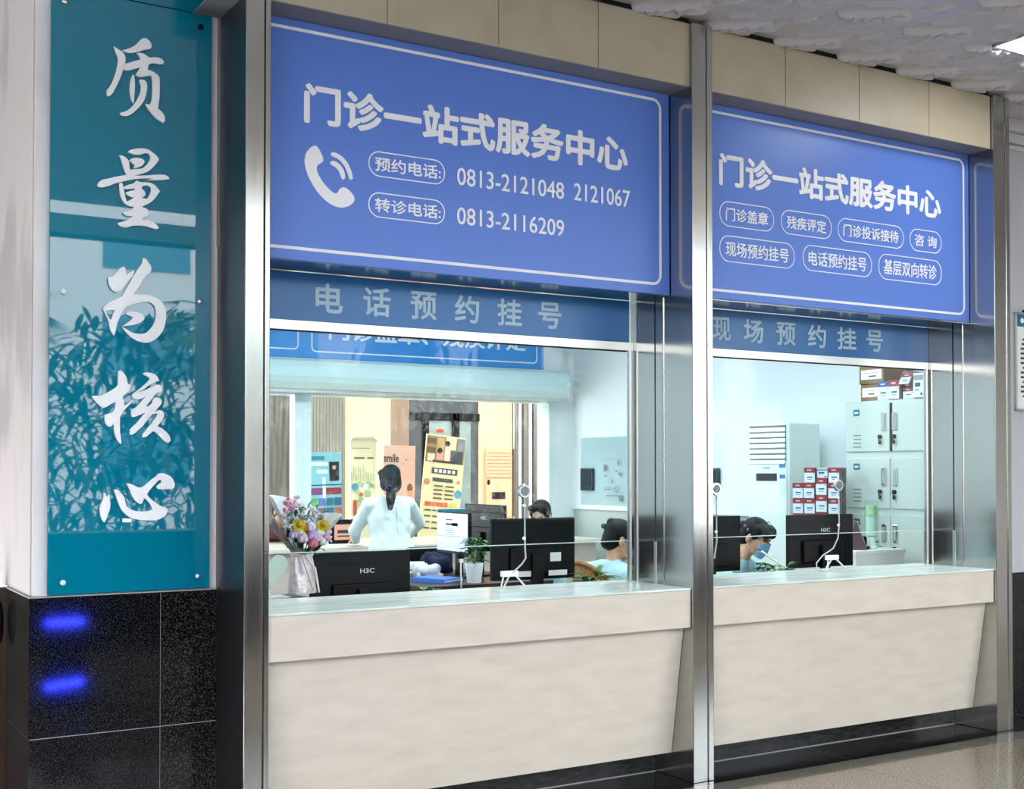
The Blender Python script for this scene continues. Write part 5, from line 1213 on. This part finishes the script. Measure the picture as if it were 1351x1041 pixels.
def rose(x, y, z, r, m):
    b = MB()
    for ring, (k, rr, hh) in enumerate(((5, .95, -.1), (5, .62, .15), (4, .32, .35))):
        for i in range(k):
            a = i * 6.283 / k + ring * .6
            b.ell((x + rr * .55 * r * math.cos(a), y + rr * .55 * r * math.sin(a), z + hh * r), (r * .48, r * .48, r * .62), seg=10, rings=7)
    b.ell((x, y, z + .3 * r), r * .4, seg=10, rings=7); b.build('rose', m, t)
def daisy(x, y, z, r, m):
    b = MB()
    for ring in range(2):
        for i in range(12):
            a = i * .5236 + ring * .26; d = Vector((math.cos(a) * (1 - .25 * ring), -.5, math.sin(a) * .75 + .2 * ring)).normalized()
            leaf(b, (x, y, z), d, r * (1 - .2 * ring), r * .42, .0, Vector((0, -1, .3)))
    b.m = 1; b.ell((x, y - r * .45, z + .1 * r), r * .34); b.build('yellow_flower', [YEL, mat('flower_eye', '#b98a12', .7)], t)
def filler(x, y, z, r, m):
    b = MB()
    for i in range(9):
        a = random.uniform(0, 6.28); q = random.uniform(0, r); b.ell((x + q * math.cos(a), y + random.uniform(-.02, .02), z + q * math.sin(a)), random.uniform(.007, .012), seg=8, rings=6)
    b.build('small_blossom', m, t)
for (x, z, r, k) in ((-.070, 1.290, .026, 1), (-.030, 1.272, .030, 4), (.018, 1.288, .030, 1), (.022, 1.245, .028, 3), (.060, 1.268, .022, 4), (.066, 1.298, .024, 2), (.085, 1.245, .022, 2), (.112, 1.268, .024, 0),
                     (.120, 1.300, .020, 4), (.012, 1.325, .024, 4), (-.045, 1.305, .018, 2), (.100, 1.318, .020, 1)):
    rose(bx + x, by - .10 + abs(x) * .45, z, r, FM[k])
daisy(bx - .052, by - .075, 1.335, .042, YEL); daisy(bx - .02, by - .06, 1.318, .028, YEL); daisy(bx + .072, by - .075, 1.333, .040, YEL)
for (x, z, k) in ((-.10, 1.375, 4), (-.06, 1.40, 1), (-.02, 1.385, 2), (.01, 1.36, 1), (.05, 1.38, 4), (.085, 1.365, 1), (-.085, 1.435, 3), (-.05, 1.445, 4), (.03, 1.41, 2), (-.10, 1.345, 2)):
    filler(bx + x, by - .02, z, .032, FM[k])
b = MB()
for i in range(110):
    a = random.uniform(0, 6.28); x = random.uniform(-.12, .125); z = random.uniform(1.20, 1.42)
    leaf(b, (bx + x * .8, by - .03 + random.uniform(-.03, .03), z), (math.cos(a), -.5, math.sin(a) * .8 + .2), random.uniform(.03, .055), .02, .1)
for i in range(14):
    x = random.uniform(-.03, .03); b.tube([(bx + x * .5, by, 1.0), (bx + x, by, 1.19), (bx + x * 3.2, by - .04, 1.30)], .0028, 5)
b.build('foliage', mat('bouquet_leaf', '#4a7a52', .55, c2='#335c40', scale=20), t)

# ------------------------------------------------------------------ papers, folder, cloth, small boxes on the middle desk
random.seed(9)
for i in range(9):
    b = MB(); b.box(-.148, .148, -.105, .105, 0, .010, M=Matrix.Rotation(R(random.uniform(-35, 50)), 4, 'Z')); o = b.build('paper_stack', PAPER)
    o.location = (4.30 + .02 * random.uniform(-1, 1), 8.62 + .03 * random.uniform(-1, 1), .8005 + i * .0105)
    tag(o, 'white paper sheets in the untidy pile on the middle office desk', 'paper', 'papers on the middle desk')
t = thing('document_folder', 'blue document folder lying on the middle office desk before the lit screen', 'folder', (4.24, 8.0, .80), R(20))
b = MB(); b.box(-.11, .11, -.16, .16, 0, .006, .001, 1); b.box(-.11, .11, -.16, .16, .022, .028, .001, 1); b.box(-.112, -.106, -.16, .16, 0, .028); b.build('cover', mat('folder_blue', '#4f83e0', .4), t, False)
b = MB(); b.box(-.105, .105, -.15, .15, .006, .022); b.build('sheets', PAPER, t, False)
def heap(label, name, x, y, z, m, sx, sy, sz, seed):
    random.seed(seed); b = MB()
    for i in range(14):
        b.ell((x + random.uniform(-sx, sx), y + random.uniform(-sy, sy), z + sz * .35 + random.uniform(0, sz * .4)), (sx * random.uniform(.3, .6), sy * random.uniform(.3, .6), sz * .35))
    b.box(x - sx, x + sx, y - sy, y + sy, z, z + sz * .3, .01)
    q = remeshed(b, .012, 1)
    zmin = min(v.z for v in q.v)
    for v in q.v: v.z += z + .0005 - zmin
    o = q.build(name, m, origin=(x, y, z)); tag(o, label, 'cloth'); return o
heap('crumpled navy cloth bag on the middle office desk', 'cloth_bag', 4.62, 8.70, .80, mat('navy_cloth', '#1d2547', .8), .10, .07, .16, 1)
heap('crumpled white plastic bag beside the navy bag on the middle desk', 'plastic_bag', 4.33, 8.31, .80, mat('white_bag', '#dfe6ea', .4), .09, .07, .11, 2)
# office chair behind the white coat
t = thing('office_chair', 'black office chair with low back beside the middle desk', 'chair', (4.71, 9.20, 0))
b = MB(); b.box(4.50, 4.92, 9.0, 9.06, .68, .985, .03, 3); b.build('backrest', BLACKM, t)
b = MB(); b.box(4.50, 4.92, 9.06, 9.40, .44, .52, .03, 3); b.build('seat', BLACKM, t)
b = MB(); b.tube([(4.71, 9.10, .48), (4.71, 8.99, .55), (4.71, 8.995, .80)], .02, 8); b.build('back_bracket', BLACKP, t)
b = MB(); b.cyl((4.71, 9.2, .08), (4.71, 9.2, .45), .03); b.build('gas_column', BLACKP, t)
for k in range(5):
    a = k * 1.2566; b = MB(); b.tube([(4.71, 9.2, .10), (4.71 + .24 * math.cos(a), 9.2 + .24 * math.sin(a), .07)], [.025, .018], 8); b.ell((4.71 + .24 * math.cos(a), 9.2 + .24 * math.sin(a), .03), (.03, .03, .03)); b.build('leg', BLACKP, t)
# wicker chair
RAT = mat('rattan', '#b98a52', .6, c2='#8f6637', scale=60, bump=.5, bscale=70)
t = thing('wicker_chair', 'round backed rattan chair behind the person in glasses', 'chair', (4.60, 6.43, 0))
b = MB(); vs = []; fs = []; n = 18
for j in range(7):
    for i in range(n + 1):
        a = R(95 + 170 * i / n); r = .225 + .012 * math.sin(j * .9)
        top_ = .74 + .29 * math.sin(math.pi * i / n) ** .6
        z = .50 + (top_ - .50) * j / 6; vs.append((4.62 + r * math.cos(a), 6.43 + r * math.sin(a), z))
for j in range(6):
    for i in range(n):
        q = j * (n + 1) + i; fs.append([q, q + 1, q + n + 2, q + n + 1])
b.add(vs, fs, True); b.add([(4.62 + (v[0] - 4.62) * .96, 6.43 + (v[1] - 6.43) * .96, v[2]) for v in vs], [f[::-1] for f in fs], True); b.build('backrest', RAT, t)
b = MB(); b.tube(vs[6 * (n + 1):], .016, 8); b.build('rim', RAT, t)
b = MB(); b.lathe([(.20, .41), (.215, .43), (.215, .445), (.19, .45)], (4.62, 6.43, 0)); b.build('seat', RAT, t)
for (dx, dy) in ((-.15, -.15), (-.15, .15), (.15, -.15), (.15, .15)):
    b = MB(); b.tube([(4.62 + dx, 6.43 + dy, .42), (4.62 + dx * 1.15, 6.43 + dy * 1.15, 0)], .016, 8); b.build('leg', RAT, t)
for nm, lb, x, y, z, fx in (('stool', 'plain black stool under the seated person in the blue mask', 5.80, 6.76, .43, 0), ('stool', 'plain black stool behind the middle black monitor under the seated head', 5.56, 8.60, .47, 0), ('stool', 'plain black stool on the far side of the rear hatch under the visitor', 4.14, 11.52, .46, 0)):
    t = thing(nm, lb, 'stool', (x, y, 0)); b = MB(); b.cyl((x, y, z - .05), (x, y, z - .01), .17, seg=24); b.build('seat', BLACKM, t)
    b = MB(); b.cyl((x, y, .02), (x, y, z - .05), .03); b.build('post', BLACKP, t); b = MB(); b.cyl((x, y, 0), (x, y, .025), .19, .16); b.build('foot', BLACKP, t)

# wall mounted black units and the clear boards on the end wall
for lb, y0, y1, z0, z1 in (('small black wall unit beside the clear board, seen through the nearer window', 10.53, 10.745, 1.40, 1.632), ('small black wall unit left of the air conditioner, seen past the middle column', 8.56, 8.78, 1.41, 1.63)):
    t = thing('wall_terminal', lb, 'device', (7.40, (y0 + y1) / 2, z0)); b = MB(); b.box(7.385, 7.419, y0, y1, z0, z1, .006); b.build('case', mat('terminal', '#16242c', .25), t)
    b = MB(); b.box(7.383, 7.386, y0 + .02, y1 - .02, z0 + .05, z1 - .02); b.build('screen', mat('dark_screen', '#10202a', .08), t)
ACR = glass_mat('clear_board', (0.84, 0.90, 0.91), 0.05)
t = thing('clear_board', 'clear acrylic board with small drawings hanging on the end wall', 'board', (7.40, 10.3, 1.25))
b = MB(); b.box(7.400, 7.408, 9.85, 10.759, 1.252, 1.952); b.build('sheet', ACR, t)
pb = side(7.398); GR = mat('marker_grey', '#7d8a8c', .7)
b = MB(); random.seed(2)
b.prect(pb, -10.36, -9.87, 1.72, 1.722)
for (a, z, w, h) in ((-10.34, 1.60, .03, .07), (-10.31, 1.645, .03, .008), (-10.33, 1.55, .05, .012), (-10.14, 1.60, .05, .01), (-10.10, 1.66, .02, .05), (-10.08, 1.56, .03, .03), (-10.33, 1.435, .12, .006), (-10.33, 1.415, .12, .006), (-10.3, 1.35, .24, .010), (-10.2, 1.48, .02, .04), (-10.08, 1.30, .05, .06)): b.prect(pb, a, a + w, z, z + h)
b.pring(pb, -10.16, -10.08, 1.39, 1.45, .03, .008); b.build('drawing', GR, t)

# ------------------------------------------------------------------ cartons
GREYC = mat('carton_grey', '#7d6f72', .6, c2='#6d5f64', scale=9); REDC = mat('carton_red', '#9e2f33', .5); LABW = mat('carton_label', '#dfe9f2', .6); BRC = mat('carton_brown', '#8a6f47', .7, c2='#7a6140', scale=6); TAPE = mat('label_text', '#3c4d63', .7)
def carton(label, x, y0, y1, z0, z1, dep, style='red', group=None, roll=0.0, rz=0.0, base=None):
    w, h = y1 - y0, z1 - z0
    t = thing('carton', label, 'box', (x + dep / 2, (y0 + y1) / 2, z0), rz, group)
    M = Matrix.Translation((0, 0, h / 2)) @ Matrix.Rotation(roll, 4, 'X') @ Matrix.Translation((0, 0, -h / 2))
    side_m = {'red': GREYC, 'blue': mat('carton_blueside', '#cfd8e0', .6), 'brown': BRC, 'grey': mat('carton_pale', '#a9b0ae', .6)}[style]
    b = MB(); b.T = M; b.box(-dep / 2, dep / 2, -w / 2, w / 2, 0, h, .002, 1); b.build('box', side_m, t, False)
    p = Pl(M @ Vector((-dep / 2, 0, 0)), (0, -1, 0), M.to_3x3() @ Vector((0, 0, 1)))
    if style in ('red', 'blue'):
        b = MB(); b.prect(p, -w / 2, w / 2, h * .70, h, .0005, .0006); b.m = 1
        for q in range(4): b.prect(p, -w * .2 + q * w * .10, -w * .14 + q * w * .10, h * .80, h * .88, .0012, .0006)
        b.build('top_band', [REDC if style == 'red' else mat('carton_blue', '#2d4d9c', .5), LABW], t, False)
        b = MB(); b.prect(p, -w * .47, w * .47, h * .03, h * .66, .0005, .0006); b.m = 1; b.prect(p, -w * .22, w * .28, h * .34, h * .42, .0012, .0006); b.prect(p, -w * .2, w * .2, h * .22, h * .25, .0012, .0006); b.prect(p, w * .34, w * .39, h * .54, h * .62, .0012, .0006)
        b.build('label', [LABW, TAPE], t, False)
    elif style == 'brown':
        b = MB(); b.prect(p, -w * .42, w * .42, h * .25, h * .78, .0005, .0006); b.m = 1; b.prect(p, -w * .1, w * .2, h * .38, h * .46, .0012, .0006); b.prect(p, -w * .3, w * .3, h * .6, h * .62, .0012, .0006); b.build('label', [PAPER, TAPE], t, False)
    else:
        b = MB(); b.prect(p, -w * .45, w * .45, .03 * h, h * .97, .0005, .0006); b.m = 1; b.prect(p, -w * .45, w * .45, h * .70, h * .9, .0012, .0006); b.m = 2
        b.prect(p, -w * .3, w * .05, h * .3, h * .34, .0012, .0006); b.prect(p, -w * .3, w * .2, h * .44, h * .6, .0012, .0003); b.prect(p, w * .2, w * .38, h * .1, h * .2, .0012, .0006)
        b.build('label', [LABW, mat('label_greyband', '#8f9a9c', .6), TAPE], t, False)
    # round mark on the side that faces the windows
    if style in ('red', 'grey'):
        p2 = Pl(M @ Vector((0, -w / 2, 0)), (1, 0, 0), M.to_3x3() @ Vector((0, 0, 1)))
        b = MB(); b.pdisc(p2, 0, h * .55, h * .27, .0005, .0006, 20); b.m = 1; b.prect(p2, -h * .18, h * .18, h * .5, h * .6, .0012, .0006); b.build('round_mark', [mat('mark_dark', '#3d2026', .5), REDC], t, False)
    return t
PV = Vector((6.665, 6.635)); TH = R(30); FU = Vector((math.sin(TH), -math.cos(TH))); FN = Vector((math.cos(TH), math.sin(TH)))   # the stack stands turned towards the windows
cc = PV + FN * .11
t = thing('side_cabinet', 'low white cabinet carrying the stacked red and white cartons', 'cabinet', (cc.x, cc.y, 0), TH)
b = MB(); b.box(-.118, .118, -.18, .18, 0, 1.172, .004); b.build('body', mat('cabinet_white', '#dfe7e4', .4), t, False)
for q in (-1, 1):
    b = MB(); b.box(-.126, -.118, q * .09 - .085, q * .09 + .085, .05, 1.15, .002); b.build('door', WHITEP, t, False)
names = ['first', 'second', 'third', 'fourth']
def stacked(label, k, ya, yb, z0, z1, dep, style, push, group=None):
    w = (yb - ya) * .745; a = ((ya + yb) / 2 - 6.640) * .745; c = PV - FU * a + FN * (push + dep / 2)
    carton(label, c.x - dep / 2, c.y - w / 2, c.y + w / 2, z0, z1, dep, style, group, rz=TH)
for c, (y1, y0, n, ph) in enumerate(((6.873, 6.765, 3, .114), (6.760, 6.650, 4, .114), (6.640, 6.528, 3, .126), (6.518, 6.408, 4, .114))):
    for k in range(n):
        pos = 'topmost' if (k == n - 1 and c != 2) else ('lowest' if k == 0 else ('second from bottom' if k == 1 else ('topmost red one' if c == 2 else 'third from bottom')))
        j = .003 * ((k * 7 + c * 3) % 3 - 1)
        stacked('red and white carton, %s in %s stack from the air conditioner' % (pos, names[c]), k, y0 + j, y1 + j, 1.173 + k * ph, 1.173 + k * ph + ph - .0008, .205, 'red', .004 * ((k + c) % 3), 'red and white cartons stacked by the lockers')
stacked('grey carton lying flat on the third stack of red cartons from the air conditioner', 0, 6.53, 6.64, 1.173 + .378, 1.173 + .378 + .076, .16, 'grey', .03)
ZL = 2.1215
carton('lower brown carton at the far end of the locker top', 7.06, 6.37, 6.56, ZL, ZL + .128, .30, 'brown')
carton('upper brown carton with a white label on the locker top', 7.05, 6.33, 6.565, ZL + .129, ZL + .262, .32, 'brown')
bl = carton('slim carton with a blue band standing on the locker top', 7.02, 6.257 + .0, 6.362, ZL, ZL + .138, .035, 'blue')
carton('slim red banded carton standing upright on the locker top right of the blue one', 7.005, 6.145, 6.245, ZL, ZL + .140, .26, 'red')
carton('dark grey carton lying behind the tilted one on the locker top', 7.03, 6.035, 6.135, ZL, ZL + .078, .24, 'red')
carton('tilted red and white carton leaning at an angle on the locker top', 7.0, 6.036, 6.131, ZL + .098, ZL + .183, .24, 'red', roll=R(28))
carton('tall pale grey carton with a white label at the near end of the locker top', 7.0, 5.922, 6.018, ZL, ZL + .178, .30, 'grey')
carton('pale carton with a round red mark at the window end of the locker top', 7.03, 5.79, 5.918, ZL, ZL + .165, .28, 'grey')

# white paper carton behind the further counter, with a desk calendar and a clear tube on it
t = thing('side_table', 'narrow dark table carrying the white paper carton behind the further counter', 'table', (6.62, 6.11, 0))
b = MB(); b.box(6.33, 6.93, 5.965, 6.27, .73, .76, .003); b.build('top', DESK, t)
for (x, y) in ((6.35, 5.985), (6.89, 5.985), (6.35, 6.23), (6.89, 6.23)):
    b = MB(); b.box(x - .015, x + .015, y - .015, y + .015, 0, .73); b.build('leg', DESK, t)
t = thing('paper_carton', 'white lidded paper carton standing behind the further counter near its end', 'box', (6.62, 6.11, .76))
b = MB(); b.box(6.387, 6.865, 5.985, 6.24, .76, 1.03, .003); b.build('box', mat('carton_white', '#f2f6f2', .5), t)
b = MB(); b.box(6.380, 6.872, 5.978, 6.247, 1.030, 1.058, .003); b.build('lid', MATS['carton_white'], t)
t = thing('desk_calendar', 'tent shaped brown desk calendar with a white page standing on the paper carton', 'calendar', (6.49, 6.10, 1.0585), R(62))
p = [(-.055, -.075, 0), (.055, -.075, 0), (.055, .075, 0), (-.055, .075, 0), (-.055, -.004, .195), (.055, -.004, .195), (.055, .004, .195), (-.055, .004, .195)]
b = MB(); b.add(p, [[0, 1, 5, 4], [2, 3, 7, 6], [0, 4, 7, 3], [1, 2, 6, 5], [4, 5, 6, 7], [3, 2, 1, 0]]); b.build('stand', mat('calendar_brown', '#5b4a4c', .6), t, False)
pcal = Pl((0, -.0755, 0), (1, 0, 0), (0, .071, .195)); b = MB(); b.prect(pcal, -.050, .050, .045, .200, 0.001, .002); b.m = 1; b.prect(pcal, -.05, .05, .0, .04, .001, .002); b.m = 2
for i in range(5): b.prect(pcal, -.03, .035, .17 - i * .018, .175 - i * .018, .003, .0006)
b.build('page', [PAPER, mat('calendar_red', '#9e3b2f', .5), INK], t, False)
t = thing('clear_tube', 'clear tube of pale green bottles standing on the paper carton', 'tube', (6.665, 6.10, 1.0585))
b = MB(); b.cyl((6.665, 6.10, 1.059), (6.665, 6.10, 1.398), .050, seg=28); b.build('tube', glass_mat('clear_plastic', (.86, .95, .90), .05), t)
for i, (c, z0, z1) in enumerate((('#f1f5f2', 1.062, 1.146), ('#d5eadf', 1.150, 1.288), ('#b7dcae', 1.292, 1.36))):
    b = MB(); b.cyl((6.665, 6.10, z0), (6.665, 6.10, z1), .040, .037, 22); b.build('bottle', mat('bottle_' + c, c, .4), t)
b = MB(); b.prect(front(6.049), 6.645, 6.685, 1.09, 1.093); b.prect(front(6.049), 6.645, 6.685, 1.105, 1.12); b.build('label_print', mat('label_green', '#6fa58c', .6), t)
t = thing('tape_dispenser', 'small black tape dispenser on the paper carton between calendar and tube', 'tape dispenser', (6.58, 6.09, 1.0585))
b = MB(); b.box(6.575, 6.605, 6.06, 6.14, 1.0585, 1.082, .004); b.box(6.577, 6.603, 6.08, 6.14, 1.082, 1.15, .012); b.build('body', BLACKP, t)
# ------------------------------------------------------------------ forecourt outside the arcade (seen only as reflections)
struct(MB().box(-60, 60, -60, -1.0, -.2, -.02).build('ground', mat('forecourt', '#5c5955', .8, c2='#504d49', scale=2)))
b = MB(); b.box(-14, 20, -2.7, -2.45, 4.22, 4.55); b.m = 1; b.box(-14, 20, -2.72, -2.42, 4.02, 4.2); struct(b.build('trim_8', [mat('canopy_white', '#e6ebee', .5), mat('canopy_dark', '#2d3538', .5)]))
t = thing('office_block', 'pale office block across the forecourt, reflected in the teal panel', 'building', (6, -24, 0))
b = MB(); b.box(-24, 40, -30, -24, 0, 13); b.build('wall', mat('block_wall', '#dfe4e6', .7), t)
b = MB()
for i in range(14):
    for k in range(4): b.box(-20 + i * 4, -17.6 + i * 4, -24.03, -23.95, 1.2 + k * 3, 2.9 + k * 3)
o = b.build('windows', mat('block_glass', '#4d7f9a', .15), t)
random.seed(14)
TR = mat('palm_trunk', '#6d5a45', .9); FR = mat('palm_frond', '#4f6b3a', .6)
def palm(label, x, y, h, L):
    t = thing('palm_tree', label, 'palm', (x, y, 0), 0, 'palms outside the arcade')
    b = MB(); b.tube([(x, y, 0), (x + .05, y, h * .5), (x, y, h)], [.19, .16, .14], 12); b.build('trunk', TR, t)
    b = MB()
    for i in range(26):
        a = random.uniform(0, 6.283); el = random.uniform(-.5, 1.1)
        d = Vector((math.cos(a) * math.cos(el), math.sin(a) * math.cos(el), math.sin(el)))
        s = d.cross(UP).normalized(); c0 = Vector((x, y, h))
        stem = [c0 + d * L * q - UP * (.45 * L * q * q) for q in (0, .2, .4, .55, .7)]
        b.tube(stem, .012, 5)
        tip = stem[-1]; dd = (stem[-1] - stem[-2]).normalized(); nn = dd.cross(s)
        for k in range(22):
            f = (k / 21 - .5) * 3.6; v = (dd * math.cos(f) + s * math.sin(f)).normalized()
            l = L * .42 * (1 - .25 * abs(f) / 1.8); w = v.cross(nn).normalized() * .012
            p = tip + v * l - UP * .06
            b.add([tip - w, tip + w, p + w * .3, p - w * .3], [[0, 1, 2, 3]], False)
    b.build('fronds', FR, t)
for i, (x, y, h, L) in enumerate(((2.55, -6.6, 3.75, 1.0), (5.35, -5.8, 3.7, 1.0))):
    palm('fan palm on the forecourt mirrored in the teal panel, %s' % ('left one', 'right one')[i], x, y, h, L)
hg = MB(); random.seed(31)
for i in range(9000):
    x = random.uniform(-8, 16); z = random.uniform(.1, 3.9 + .5 * math.sin(x * 1.3) + .3 * math.sin(x * 3.1)); a = random.uniform(0, 6.28)
    leaf(hg, (x, -11 + random.uniform(-.4, .4), z), (math.cos(a), .4, math.sin(a)), random.uniform(.20, .50), random.uniform(.07, .16), .2)
tag(hg.build('hedge', mat('hedge_green', '#26382a', .7, c2='#182619', scale=3), origin=(4, -11, 0)), 'dark evergreen hedge across the forecourt, mirrored in the teal panel', 'hedge')['kind'] = 'stuff'
# blue light bars low in the hall, mirrored as two streaks in the black granite
BL = mat('blue_led', (0.03, 0.05, 1.0), .4, emit=45)
t = thing('light_stand', 'low black stand with two blue light tubes mirrored in the black granite', 'light', (1.85, 1.55, 0))
for z, tl, lb in ((.546, 0.0, 'upper'), (.10, .025, 'lower')):
    b = MB(); b.tube([(1.72, 1.6, z), (1.97, 1.6, z + tl)], .016, 10); b.build('light_tube', BL, t)
for z in (.546, .10):  # added shields that keep the tubes' light from mirroring off the floor
    b = MB(); b.box(1.66, 2.03, 1.57, 1.92, z - .030, z - .021, .002); b.build('lip', BLACKM, t)
b = MB(); b.box(1.70, 1.99, 1.54, 1.575, .0, .62, .006); b.build('housing', BLACKP, t)
b = MB(); b.box(1.74, 1.95, 1.44, 1.65, .0, .03, .006); b.build('base', BLACKP, t)
